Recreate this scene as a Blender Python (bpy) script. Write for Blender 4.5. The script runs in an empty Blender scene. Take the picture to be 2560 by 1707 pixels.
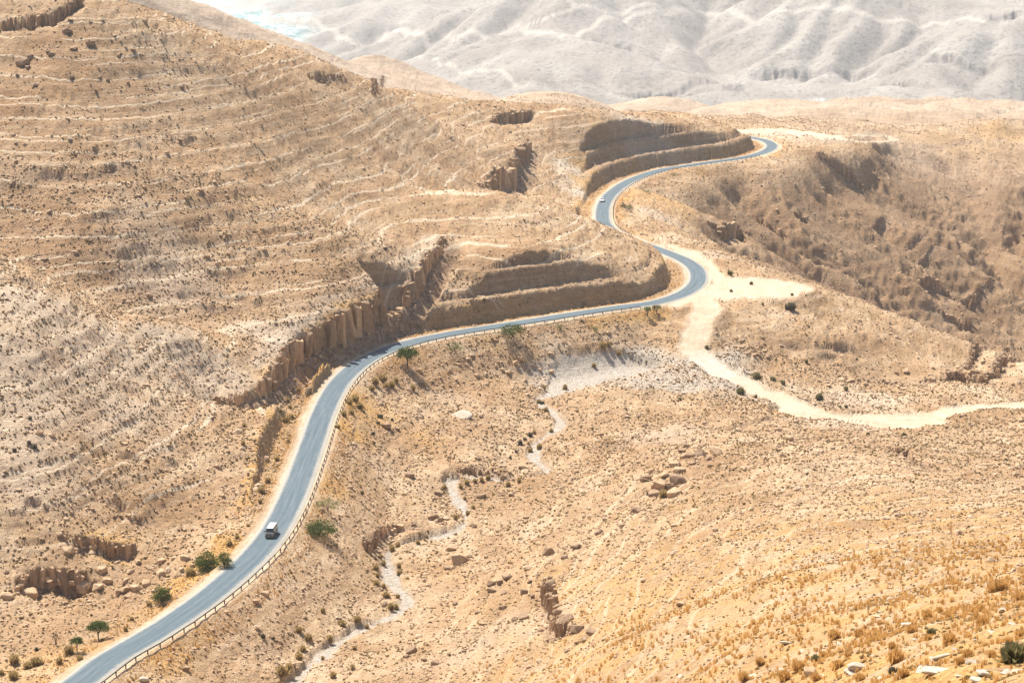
import bpy, bmesh, math, random
import numpy as np
from mathutils import Vector, Matrix

# ------------------------------------------------------------------ camera, light, exposure
random.seed(7)
RNG = np.random.default_rng(7)
sc = bpy.context.scene
COL = sc.collection
S = 1.19                      # survey units -> metres
CAM_H = 107.0 * S             # camera height above the road
PITCH = math.radians(12.4)
F = 5134.0                    # focal length in pixels of a 2560 px wide picture
CX, CY = 1280.0, 853.5
cam = bpy.data.cameras.new('camera')
cam.sensor_width = 36.0
cam.lens = 36.0 * F / 2560.0
cam.clip_start = 1.0
cam.clip_end = 40000.0
camo = bpy.data.objects.new('camera', cam)
camo.location = (0, 0, CAM_H)
camo.rotation_euler = (math.pi / 2 - PITCH, 0, 0)
COL.objects.link(camo)
sc.camera = camo

HAZE = 5.5e-5
SUN_EL = math.radians(53)
SUN_AZ = math.radians(-34)    # from +Y towards -X (ahead, to the left)
w = bpy.data.worlds.new('World')
sc.world = w
w.use_nodes = True
nt = w.node_tree
bg = nt.nodes['Background']
sky = nt.nodes.new('ShaderNodeTexSky')
sky.sky_type = 'NISHITA'
sky.sun_disc = False
sky.sun_elevation = SUN_EL
sky.sun_rotation = SUN_AZ
sky.air_density = 1.0
sky.dust_density = 2.5
nt.links.new(sky.outputs[0], bg.inputs[0])
bg.inputs[1].default_value = 0.08
sun = bpy.data.lights.new('sun', 'SUN')
sun.energy = 5.0
sun.angle = math.radians(0.5)
sun.color = (1.0, 0.94, 0.84)
suno = bpy.data.objects.new('sun', sun)
d = Vector((math.sin(SUN_AZ) * math.cos(SUN_EL), math.cos(SUN_AZ) * math.cos(SUN_EL), math.sin(SUN_EL)))
suno.rotation_euler = d.to_track_quat('Z', 'Y').to_euler()
suno.location = (0, 0, 400)
COL.objects.link(suno)
vs = sc.view_settings
vs.view_transform = 'Standard'
vs.look = 'None'
vs.exposure = 0.8
vs.gamma = 1.0
vs.use_curve_mapping = False
sc.cycles.max_bounces = 6
sc.cycles.diffuse_bounces = 3
sc.cycles.volume_bounces = 1
sc.cycles.transparent_max_bounces = 8

# ------------------------------------------------------------------ noise
TN = 256
TILES = [np.random.default_rng(100 + i).random((TN, TN)).astype(np.float32) for i in range(12)]

GT = [(np.cos(t * 6.28318).ravel().astype(np.float32), np.sin(t * 6.28318).ravel().astype(np.float32)) for t in TILES]

def vnoise(x, y, scale, seed=0):
    """gradient noise, about -1..1"""
    G = GT[seed % 12]
    u = x / scale + 17.3 * seed + 1000.37
    v = y / scale + 9.7 * seed + 1000.61
    iu = np.floor(u).astype(np.int32); iv = np.floor(v).astype(np.int32)
    fu = (u - iu).astype(np.float32); fv = (v - iv).astype(np.float32)
    su = fu * fu * fu * (fu * (fu * 6 - 15) + 10)
    sv = fv * fv * fv * (fv * (fv * 6 - 15) + 10)
    i0 = iu & 255; i1 = (iu + 1) & 255; j0 = (iv & 255) * TN; j1 = ((iv + 1) & 255) * TN
    gx, gy = G
    def c(k, a, b): return gx[k] * a + gy[k] * b
    p = c(j0 + i0, fu, fv); q = c(j0 + i1, fu - 1, fv); r = c(j1 + i0, fu, fv - 1); t = c(j1 + i1, fu - 1, fv - 1)
    return ((p + (q - p) * su) * (1 - sv) + (r + (t - r) * su) * sv) * 1.55

def fbm(x, y, scale, octs=4, seed=0, gain=0.5):
    s = 0; a = 1.0; t = 0
    for o in range(octs):
        s = s + a * vnoise(x + 31 * o, y - 57 * o, scale, seed + o)
        t += a; a *= gain; scale *= 0.48
    return s / t

def sst(t):
    t = np.clip(t, 0, 1)
    return t * t * (3 - 2 * t)

# ------------------------------------------------------------------ survey: pixel + height (or distance) -> place
CP, SP = math.cos(PITCH), math.sin(PITCH)

def ray(px, py):
    a = (px - CX) / F; b = -(py - CY) / F
    return np.array((a, CP + b * SP, -SP + b * CP))

def P(px, py, z=None, D=None):
    """a surveyed point; z and D in survey units"""
    r = ray(px, py)
    if D is None:
        t = (z - 107.0) / r[2]
    else:
        t = D / r[1]
    p = r * t
    return np.array((p[0] * S, p[1] * S, (107.0 + p[2]) * S))

def spline(pts, step):
    pts = np.array(pts, float)
    out = []
    n = len(pts)
    for i in range(n - 1):
        p0 = pts[max(i - 1, 0)]; p1 = pts[i]; p2 = pts[i + 1]; p3 = pts[min(i + 2, n - 1)]
        m = max(1, int(np.linalg.norm((p2 - p1)[:2]) / step))
        for k in range(m):
            t = k / m
            out.append(0.5 * ((2 * p1) + (-p0 + p2) * t + (2 * p0 - 5 * p1 + 4 * p2 - p3) * t * t + (-p0 + 3 * p1 - 3 * p2 + p3) * t ** 3))
    out.append(pts[-1])
    return np.array(out)

road_px = [(90, 1768), (195, 1707), (275, 1647), (383, 1584), (478, 1522), (555, 1463), (628, 1396), (677, 1338), (710, 1283),
           (735, 1230), (760, 1165), (778, 1115), (806, 1035), (842, 966), (888, 918), (946, 884), (1022, 857), (1118, 836), (1233, 817),
           (1348, 799), (1462, 781), (1558, 767), (1634, 757), (1692, 741), (1728, 722), (1745, 700), (1741, 674), (1717, 654),
           (1683, 638), (1640, 622), (1595, 606), (1555, 591), (1525, 575), (1509, 556), (1506, 534), (1509, 514), (1519, 495), (1538, 476),
           (1570, 455), (1616, 436), (1665, 423), (1721, 414), (1775, 406), (1840, 397), (1890, 387), (1922, 375), (1930, 364),
           (1918, 354), (1893, 347), (1862, 342), (1815, 338), (1760, 335), (1690, 331)]
ROAD = spline([P(x, y, z=0) for x, y in road_px], 5.0)

dirt_px = [(1668, 752, -.3), (1740, 752, -.3), (1770, 770, -.6), (1752, 800, -2.2), (1735, 830, -4), (1728, 865, -6), (1760, 905, -8), (1830, 945, -9.5),
           (1930, 990, -11), (2040, 1035, -12), (2180, 1045, -12.3), (2320, 1040, -12.6), (2450, 1022, -13.4), (2600, 1012, -14)]
DIRT = spline([P(x, y, z=z) for x, y, z in dirt_px], 5.0)
pad_px = [(1745, 735, -.2), (1800, 722, -.2), (1880, 716, -.2), (1965, 718, -.3)]
PAD = spline([P(x, y, z=z) for x, y, z in pad_px], 5.0)
pad2_px = [(1850, 330, .2), (1950, 325, .2), (2080, 345, .0)]
PAD2 = spline([P(x, y, z=z) for x, y, z in pad2_px], 6.0)
loop_px = [(2080, 340, 0), (2150, 338, -1), (2215, 341, -2), (2243, 349, -2.5), (2200, 354, -2), (2130, 352, -1), (2095, 346, 0)]
PAD3 = spline([P(x, y, z=z) for x, y, z in [(1990, 1030, -11.4), (2080, 1056, -12), (2200, 1072, -12.3), (2330, 1062, -12.5)]], 5.0)
PAD5 = spline([P(x, y, z=-.25) for x, y in [(1800, 738), (1880, 736), (1950, 734)]], 5.0)
PAD6 = spline([P(x, y, z=-.2) for x, y in [(1800, 702), (1860, 697), (1930, 706)]], 5.0)
PAD4 = spline([P(x, y, z=-.12) for x, y in [(1655, 612), (1720, 632), (1768, 660), (1790, 690), (1785, 720), (1745, 745), (1690, 762)]], 5.0)
wadi_px = [(1560, 930, -10.8), (1450, 950, -10.8), (1380, 985, -10.8), (1345, 1000, -10.8), (1390, 1040, -10.7), (1400, 1065, -10.6), (1345, 1105, -10.5), (1335, 1150, -10.4),
           (1372, 1180, -10.3), (1300, 1205, -10.2), (1200, 1190, -10.2), (1130, 1200, -10.1), (1140, 1240, -10), (1165, 1290, -9.9), (1145, 1325, -9.8), (1060, 1350, -9.7),
           (985, 1370, -9.6), (968, 1410, -9.5), (985, 1460, -9.3), (1020, 1500, -9.1), (985, 1535, -8.9), (900, 1575, -8.5), (840, 1610, -8.2), (790, 1650, -7.9), (730, 1710, -7.4), (640, 1790, -7)]
WADI = spline([P(x, y, z=z) for x, y, z in wadi_px], 4.0)
# survey points  (px, py, z)  or  (px, py, None, D)
C = []
def cz(*a):
    for x, y, z in a: C.append(P(x, y, z=z))
def cd(*a):
    for x, y, D in a: C.append(P(x, y, D=D))
# roadside
for p in ROAD[::5]: C.append(p)
for p in DIRT[::3]: C.append(p)
for p in WADI[::6]: C.append(p)
# front left spur
cd((0, 1560, 300), (0, 1400, 320), (0, 1300, 328), (0, 1150, 340), (0, 1000, 358), (0, 850, 374), (0, 740, 392), (0, 655, 425),
   (250, 1500, 313), (250, 1350, 330), (250, 1200, 347), (250, 1050, 368), (250, 900, 392), (250, 790, 425),
   (450, 1330, 345), (450, 1200, 360), (450, 1050, 385), (450, 930, 412), (600, 1080, 388), (560, 1230, 360), (620, 1180, 370),
   (120, 1640, 283), (-300, 1500, 315), (-300, 1200, 345), (-300, 900, 375), (-300, 650, 425))
# crease between spur and big hill
cd((0, 672, 447), (130, 722, 446), (272, 778, 446), (400, 812, 450), (500, 826, 453), (640, 836, 452), (-300, 640, 460), (130, 690, 422), (60, 668, 424), (400, 790, 428))
# rim of the hard layer
rim_px = [(520, 985, 4.2, 1.2), (555, 1000, 4.0, 2.4), (640, 962, 5.0, 3.6), (695, 905, 6.4, 5), (722, 857, 7.6, 6.6), (770, 826, 8.4, 7), (830, 800, 9.0, 7.4), (900, 766, 10.0, 8), (960, 730, 11.0, 8),
          (1005, 700, 12.0, 7.5), (1060, 650, 14, 5), (1105, 600, 15.2, 2.5)]
cz(*[(x, y, z) for x, y, z, h in rim_px])
# big hill, along its contours
cz((479, 664, 20), (675, 642, 20), (925, 566, 20), (1060, 480, 20.5),
   (0, 539, 31), (272, 550, 31), (544, 512, 31), (800, 430, 31), (980, 350, 31), (1010, 330, 31),
   (446, 382, 41.5), (640, 330, 43.5), (800, 262, 45), (900, 230, 44),
   (900, 190, 47))
cd((0, 330, 518), (0, 150, 549), (0, 60, 566), (0, 0, 578), (200, 350, 511), (200, 180, 539), (160, 40, 566), (420, 190, 554), (560, 150, 580), (-300, 300, 522), (-300, 150, 549), (-300, 0, 578))
cd((270, 0, 575), (440, 62, 590), (600, 128, 610), (740, 160, 630), (870, 190, 655), (950, 212, 690), (1050, 242, 760), (1200, 262, 830),
   (1100, 300, 745), (1200, 350, 725), (1150, 420, 665), (1230, 440, 668))
cd((200, 30, 650), (0, -30, 650), (320, 70, 655), (440, 115, 670), (600, 185, 700), (740, 215, 730), (870, 240, 750), (350, 120, 760), (0, 40, 780), (600, 235, 860), (-300, -40, 660), (960, 262, 830), (270, 70, 880), (600, 240, 1000), (900, 290, 1080), (0, 100, 900), (450, 190, 900), (0, 200, 1200), (450, 250, 1200), (270, 220, 1600), (700, 280, 1500), (1050, 290, 1000))
# behind the ridge it falls away
cz((270, -60, 55), (600, 60, 20), (900, 130, -10), (1100, 200, -30))
# spur two
cz((1300, 690, 9.5), (1200, 700, 8.5), (1200, 600, 15), (1300, 600, 15.5), (1400, 620, 13), (1500, 620, 10.5))
cd((1180, 470, 590), (1300, 500, 578), (1400, 525, 588), (1500, 558, 600), (1560, 582, 604), (1600, 604, 592), (1600, 640, 560), (1130, 500, 600), (1450, 540, 596))
cz((1150, 760, 4), (1060, 790, 3))
# gully behind spur two, far hill mass
cz((1400, 470, 3), (1300, 450, 8), (1430, 500, 1))
cd((1360, 400, 730), (1430, 340, 775), (1500, 325, 790), (1600, 318, 812), (1700, 313, 838), (1800, 318, 858), (1850, 326, 866),
   (1400, 300, 850), (1500, 290, 880), (1700, 292, 900), (1300, 275, 890), (1600, 275, 960), (1280, 340, 760))
# humps and hills beyond
cd((1350, 330, 985), (1200, 330, 960), (1500, 330, 990), (1350, 296, 1100), (1200, 285, 1100), (1550, 300, 1150), (1660, 305, 1400), (1500, 305, 1400), (1780, 300, 1250), (1350, 320, 1250), (1150, 310, 1250), (1660, 320, 1700),
   (2000, 256, 1330), (1900, 300, 1050), (2100, 285, 1140), (2300, 262, 1300), (2560, 258, 1350), (2400, 300, 1120), (2100, 320, 1000), (2560, 320, 1080), (2300, 345, 1010),
   (2900, 260, 1350), (2900, 340, 1050), (2500, 275, 1250), (1800, 305, 980))
cz((1950, 335, 0), (2080, 350, 0), (2050, 365, 0), (1990, 385, 0), (1870, 402, 0), (1760, 428, 0), (1690, 448, 0), (1640, 480, 0), (1608, 515, 0), (1612, 555, 0), (1680, 590, 0),
   (1740, 625, 0), (1800, 655, 0), (1900, 685, -.3), (1990, 712, -1), (1990, 730, -1.2))
# canyon
cd((1700, 520, 766), (1850, 520, 798), (1780, 620, 690), (1700, 580, 672), (2000, 500, 800), (2000, 600, 755), (2000, 690, 718), (2100, 650, 758), (2150, 740, 735), (1900, 440, 815),
   (2120, 470, 845), (2200, 600, 800), (2300, 700, 775), (2400, 790, 760), (2480, 880, 748), (2200, 500, 840),
   (2350, 520, 885), (2560, 600, 850), (2560, 700, 812), (2560, 800, 785), (2560, 870, 765), (2400, 360, 985), (2400, 450, 930), (2560, 400, 960), (2450, 620, 845), (2280, 490, 880), (2200, 420, 876), (2080, 400, 868),
   (2200, 372, 905), (2120, 372, 890), (2900, 500, 900), (2900, 700, 820), (2900, 850, 785))
# near right spur and gorge
cd((2100, 762, 560), (2200, 795, 560), (2300, 826, 558), (2400, 852, 560), (2500, 905, 565), (2250, 810, 600), (2450, 880, 610))
cz((1790, 850, -6), (1850, 790, -2.5), (1950, 850, -7), (1800, 905, -9), (1950, 930, -12), (2100, 850, -8), (2300, 910, -14), (2200, 930, -14.5), (2100, 950, -13.5), (2300, 985, -14), (2560, 962, -15.5), (2430, 915, -17), (2560, 915, -20), (2900, 960, -16))
# gravel flat, embankment, wadi sides
cz((1500, 900, -9.2), (1400, 930, -10), (1650, 860, -6.5), (1600, 930, -9.8), (1300, 905, -8.5), (1200, 905, -6), (1200, 1000, -9), (1050, 1000, -7), (1270, 1050, -9.8), (1250, 1150, -9.6), (1050, 1150, -8.5), (950, 950, -3),
   (850, 1200, -4), (1000, 1250, -8.5), (900, 1350, -7.5), (850, 1100, -3), (800, 1450, -6.5), (650, 1500, -3), (600, 1620, -4.5), (700, 1600, -6.3), (430, 1700, -2.5), (900, 1470, -8.3), (870, 1550, -8), (1060, 1290, -9), (880, 1300, -7))
# foreground hill
cz((1600, 975, -8.5), (1450, 1000, -10.5), (1450, 1100, -9), (1450, 1200, -8), (1280, 1290, -8.5), (1280, 1400, -7), (1150, 1450, -8), (1100, 1560, -7.5), (950, 1650, -7.3), (880, 1707, -6.5),
   (1700, 1060, -6), (1700, 1180, -2), (1900, 1060, -7), (1900, 1150, 1), (1900, 1300, 13), (1600, 1300, 2), (1600, 1150, -6), (1450, 1320, -4), (1280, 1500, -3.5), (1280, 1620, 0), (1280, 1707, 4), (1080, 1707, -3),
   (1500, 1500, 9), (1500, 1707, 22), (1700, 1400, 15), (1700, 1550, 27), (1900, 1450, 28), (1900, 1600, 46), (1900, 1707, 58),
   (2200, 1090, -7), (2200, 1150, 2), (2200, 1300, 20), (2200, 1450, 38), (2200, 1600, 61), (2200, 1707, 72), (2450, 1060, -10), (2400, 1130, -4), (2560, 1200, 6), (2560, 1350, 27), (2560, 1450, 50), (2560, 1550, 69), (2560, 1707, 80),
   (2900, 1200, 10), (2900, 1400, 48), (2900, 1600, 76))
# below the frame
for th, R, z in [(-24, 250, 5), (-14, 235, 0), (-8, 235, -1), (-5, 235, 2), (-24, 350, 8), (-19, 430, 22), (-24, 450, 30), (-8, 180, 12), (-14, 200, 6), (-24, 150, 35), (-14, 130, 28), (-5, 150, 22), (-5, 90, 52), (-14, 80, 55), (-24, 80, 60), (5, 60, 72), (14, 45, 85), (24, 45, 88), (-14, 40, 82), (0, 35, 86), (-24, 30, 90),
                 (-24, 15, 98), (-8, 15, 98), (8, 15, 99), (24, 15, 99.5), (-24, 6, 103), (0, 6, 103), (24, 6, 103), (-24, 520, 60), (-24, 700, 60), (-24, 900, 30)]:
    t = math.radians(th); C.append(np.array((math.sin(t) * R, math.cos(t) * R, z)) * S)
cd((1780, 330, 1750), (1600, 330, 1850), (1400, 320, 1700), (2000, 300, 1700), (2300, 290, 1750), (2560, 285, 1750), (1200, 310, 1700), (1780, 320, 2300), (1500, 320, 2300), (2200, 310, 2300), (1000, 290, 1700), (800, 250, 1700), (1900, 320, 1500), (1720, 310, 1200), (1840, 315, 1150))
# the far valley
for px, y, D in [(-200, 60, 3600), (200, 170, 3200), (500, 230, 3300), (800, 262, 2600), (600, 262, 2400), (300, 240, 2400), (780, 190, 3900), (400, 110, 5000), (700, 110, 5000), (560, 30, 6200), (480, 0, 7000), (900, 150, 3750), (1000, 215, 3450), (1200, 232, 3300), (1500, 245, 3250), (1800, 268, 3200), (2050, 268, 3200), (2300, 258, 3200), (2600, 240, 3250), (2900, 240, 3300),
                 (900, 60, 4300), (900, 0, 4800), (1200, 150, 3550), (1200, 60, 3850), (1200, 0, 4100), (1500, 160, 3480), (1500, 60, 3700), (1500, 0, 3850), (1800, 190, 3380), (1800, 80, 3600), (1800, 0, 3800), (2100, 190, 3360), (2100, 80, 3560), (2100, 0, 3750), (2400, 180, 3370), (2400, 80, 3560), (2400, 0, 3750), (2700, 150, 3450), (2700, 0, 3800)]:
    C.append(P(px, y, D=D))
for th in (-24, -14, -5, 5, 14, 24):
    for R, z in ((2400, -190 if th > -10 else -150), (5200, 40 if th > -3 else -225), (8500, 150 if th > -6 else -150), (12000, 420)) + (((1750, -60),) if th < -10 or th > 20 else ()):
        t = math.radians(th); C.append(np.array((math.sin(t) * R, math.cos(t) * R, z)) * S)
C = np.array(C)

def uv_of(x, y):
    return np.arctan2(x, y), np.log(np.hypot(x, y))

cu, cv = uv_of(C[:, 0], C[:, 1])
RC = 0.022
def kern(d2): return np.sqrt(d2 + RC * RC)
n = len(C)
# heights are interpolated as depression below the camera over range, which keeps near and far points comparable
q = (CAM_H - C[:, 2]) / np.hypot(C[:, 0], C[:, 1])
K = kern((cu[:, None] - cu[None]) ** 2 + (cv[:, None] - cv[None]) ** 2)
A = np.zeros((n + 3, n + 3))
A[:n, :n] = K - np.eye(n) * 0.002
A[:n, n] = 1; A[:n, n + 1] = cu; A[:n, n + 2] = cv
A[n:, :n] = A[:n, n:].T
W = np.linalg.solve(A, np.concatenate([q, np.zeros(3)]))
TH0, TH1, NTH = -0.47, 0.47, 420
V0, V1, NV = math.log(5.0), math.log(15000.0), 1300
gth = np.linspace(TH0, TH1, NTH); gv = np.linspace(V0, V1, NV)
BG = np.empty((NV, NTH), np.float32)
for i0 in range(0, NV, 50):
    vv = gv[i0:i0 + 50]
    d2 = (gth[None, :, None] - cu) ** 2 + (vv[:, None, None] - cv) ** 2
    BG[i0:i0 + 50] = kern(d2) @ W[:n] + W[n] + W[n + 1] * gth[None, :] + W[n + 2] * vv[:, None]

def bilin(G, fu, fv):
    fu = np.clip(fu, 0, G.shape[1] - 1.001); fv = np.clip(fv, 0, G.shape[0] - 1.001)
    iu = fu.astype(np.int32); iv = fv.astype(np.int32)
    a = (fu - iu).astype(np.float32); b = (fv - iv).astype(np.float32)
    G1 = G.ravel(); k = iv * G.shape[1] + iu
    return (G1[k] * (1 - a) + G1[k + 1] * a) * (1 - b) + (G1[k + G.shape[1]] * (1 - a) + G1[k + G.shape[1] + 1] * a) * b

def base(x, y):
    u, v = uv_of(x, y)
    return CAM_H - np.exp(v) * bilin(BG, (u - TH0) / (TH1 - TH0) * (NTH - 1), (v - V0) / (V1 - V0) * (NV - 1))

def hit(px, py, fn=None, r0=60.0, r1=2500.0):
    """where the line of sight through a surveyed direction meets the ground"""
    fn = fn or base
    r = ray(px, py); h = math.hypot(r[0], r[1])
    R = np.exp(np.linspace(math.log(r0), math.log(r1), 4000))
    x = r[0] / h * R; y = r[1] / h * R; z = CAM_H + r[2] / h * R
    g = fn(x, y)
    k = np.argmax(g > z)
    if k == 0: return None
    a0 = z[k - 1] - g[k - 1]; a1 = z[k] - g[k]
    t = a0 / (a0 - a1 + 1e-9)
    return np.array((x[k - 1] + (x[k] - x[k - 1]) * t, y[k - 1] + (y[k] - y[k - 1]) * t, g[k - 1] + (g[k] - g[k - 1]) * t))

LOOP = spline([hit(x, y) for x, y, z in loop_px], 6.0)
# ------------------------------------------------------------------ running water has cut the slopes: stream-power erosion on coarse grids
def erode(h, cell, iters, kk, diff, m=.45):
    ny, nx = h.shape; N = nx * ny
    h = h.astype(np.float64).copy(); idx = np.arange(N).reshape(ny, nx)
    offs = [(-1, -1), (-1, 0), (-1, 1), (0, -1), (0, 1), (1, -1), (1, 0), (1, 1)]
    for it in range(iters):
        hp = np.pad(h, 1, mode='constant', constant_values=1e9)
        best = np.zeros((ny, nx)); rec = idx.copy()
        ip = np.pad(idx, 1, mode='edge')
        for dy, dx in offs:
            s = (h - hp[1 + dy:1 + dy + ny, 1 + dx:1 + dx + nx]) / (cell * math.hypot(dx, dy))
            k = s > best
            best[k] = s[k]; rec[k] = ip[1 + dy:1 + dy + ny, 1 + dx:1 + dx + nx][k]
        r = rec.ravel(); order = np.argsort(-h.ravel(), kind='stable')
        rl = r.tolist(); A = [cell * cell] * N; ol = order.tolist()
        for i in ol:
            j = rl[i]
            if j != i: A[j] += A[i]
        Fk = (kk * np.array(A) ** m).tolist(); hl = h.ravel().tolist()
        for i in reversed(ol):
            j = rl[i]
            if j != i: hl[i] = (hl[i] + Fk[i] * hl[j]) / (1 + Fk[i])
        h = np.array(hl).reshape(ny, nx)
        hp = np.pad(h, 1, mode='edge')
        h += diff * (hp[:-2, 1:-1] + hp[2:, 1:-1] + hp[1:-1, :-2] + hp[1:-1, 2:] - 4 * h)
    return h

class Eroded:
    def __init__(s, x0, x1, y0, y1, cell, amp, scale, iters, kk, diff, seed):
        s.x0, s.y0, s.c = x0, y0, cell / 2
        nx, ny = int((x1 - x0) / cell), int((y1 - y0) / cell)
        Yg, Xg = np.mgrid[0:ny, 0:nx] * cell
        Xf = (Xg.ravel() + x0).astype(np.float32); Yf = (Yg.ravel() + y0).astype(np.float32)
        b0 = base(Xf, Yf)
        h = (b0 + fbm(Xf, Yf, scale, 6, seed) * amp).reshape(ny, nx)
        dl = erode(h, cell, iters, kk, diff) - b0.reshape(ny, nx)
        s.mean = float(dl.mean()); dl = (dl - s.mean).astype(np.float32)
        up = np.zeros((ny * 2, nx * 2), np.float32)
        up[::2, ::2] = dl; up[1::2, ::2] = (dl + np.roll(dl, -1, 0)) / 2; up[:, 1::2] = (up[:, ::2] + np.roll(up[:, ::2], -1, 1)) / 2
        p = np.pad(up, 1, mode='edge'); up = (p[:-2, 1:-1] + p[2:, 1:-1] + p[1:-1, :-2] + p[1:-1, 2:] + 2 * up) / 6
        s.g = up
    def __call__(s, x, y):
        fu = (x - s.x0) / s.c; fv = (y - s.y0) / s.c
        w = np.minimum.reduce([fu, fv, s.g.shape[1] - 3 - fu, s.g.shape[0] - 3 - fv]) / 24
        return bilin(s.g, fu, fv) * sst(w)
ER_FAR = Eroded(-2300, 1800, 3350, 6700, 9.0, 125, 620, 28, .011, .18, 1)
ER_CAN = Eroded(-60, 560, 800, 2100, 3.6, 7, 70, 24, .020, .16, 4)

# ------------------------------------------------------------------ distance to a polyline (signed: + on the right hand)
def polydist(x, y, PL, reach):
    n = len(x)
    best = np.full(n, reach * reach, np.float32)
    sgn = np.ones(n, np.float32); arc = np.zeros(n, np.float32); zz = np.zeros(n, np.float32)
    L = 0.0
    lo = PL[:, :2].min(0) - reach; hi = PL[:, :2].max(0) + reach
    sel = np.nonzero((x > lo[0]) & (x < hi[0]) & (y > lo[1]) & (y < hi[1]))[0]
    xs = x[sel]; ys = y[sel]
    order = np.argsort(xs, kind='stable'); xs = xs[order]; ys = ys[order]; sel = sel[order]
    for i in range(len(PL) - 1):
        a = PL[i]; b = PL[i + 1]
        dx, dy = b[0] - a[0], b[1] - a[1]; l2 = dx * dx + dy * dy + 1e-9
        i0 = np.searchsorted(xs, min(a[0], b[0]) - reach); i1 = np.searchsorted(xs, max(a[0], b[0]) + reach)
        yy = ys[i0:i1]
        m = np.nonzero((yy > min(a[1], b[1]) - reach) & (yy < max(a[1], b[1]) + reach))[0] + i0
        if len(m):
            X = xs[m] - a[0]; Y = ys[m] - a[1]
            t = np.clip((X * dx + Y * dy) / l2, 0, 1)
            d2 = (X - t * dx) ** 2 + (Y - t * dy) ** 2
            idx = sel[m]
            k = d2 < best[idx]
            ii = idx[k]
            best[ii] = d2[k]
            sgn[ii] = np.where((X[k] * dy - Y[k] * dx) >= 0, 1, -1)
            arc[ii] = L + t[k] * math.sqrt(l2)
            zz[ii] = a[2] + t[k] * (b[2] - a[2])
        L += math.sqrt(l2)
    return np.sqrt(best) * sgn, arc, zz, L

RIM = spline([P(x, y, z=z) for x, y, z, h in rim_px], 3.0)
def rimH():
    kp = [P(x, y, z=z)[:2] for x, y, z, h in rim_px]
    s = np.concatenate([[0], np.cumsum([np.linalg.norm(kp[i + 1] - kp[i]) for i in range(len(kp) - 1)])])
    return s / s[-1], np.array([r[3] for r in rim_px]) * S
RIM_S, RIM_H = rimH()

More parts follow.
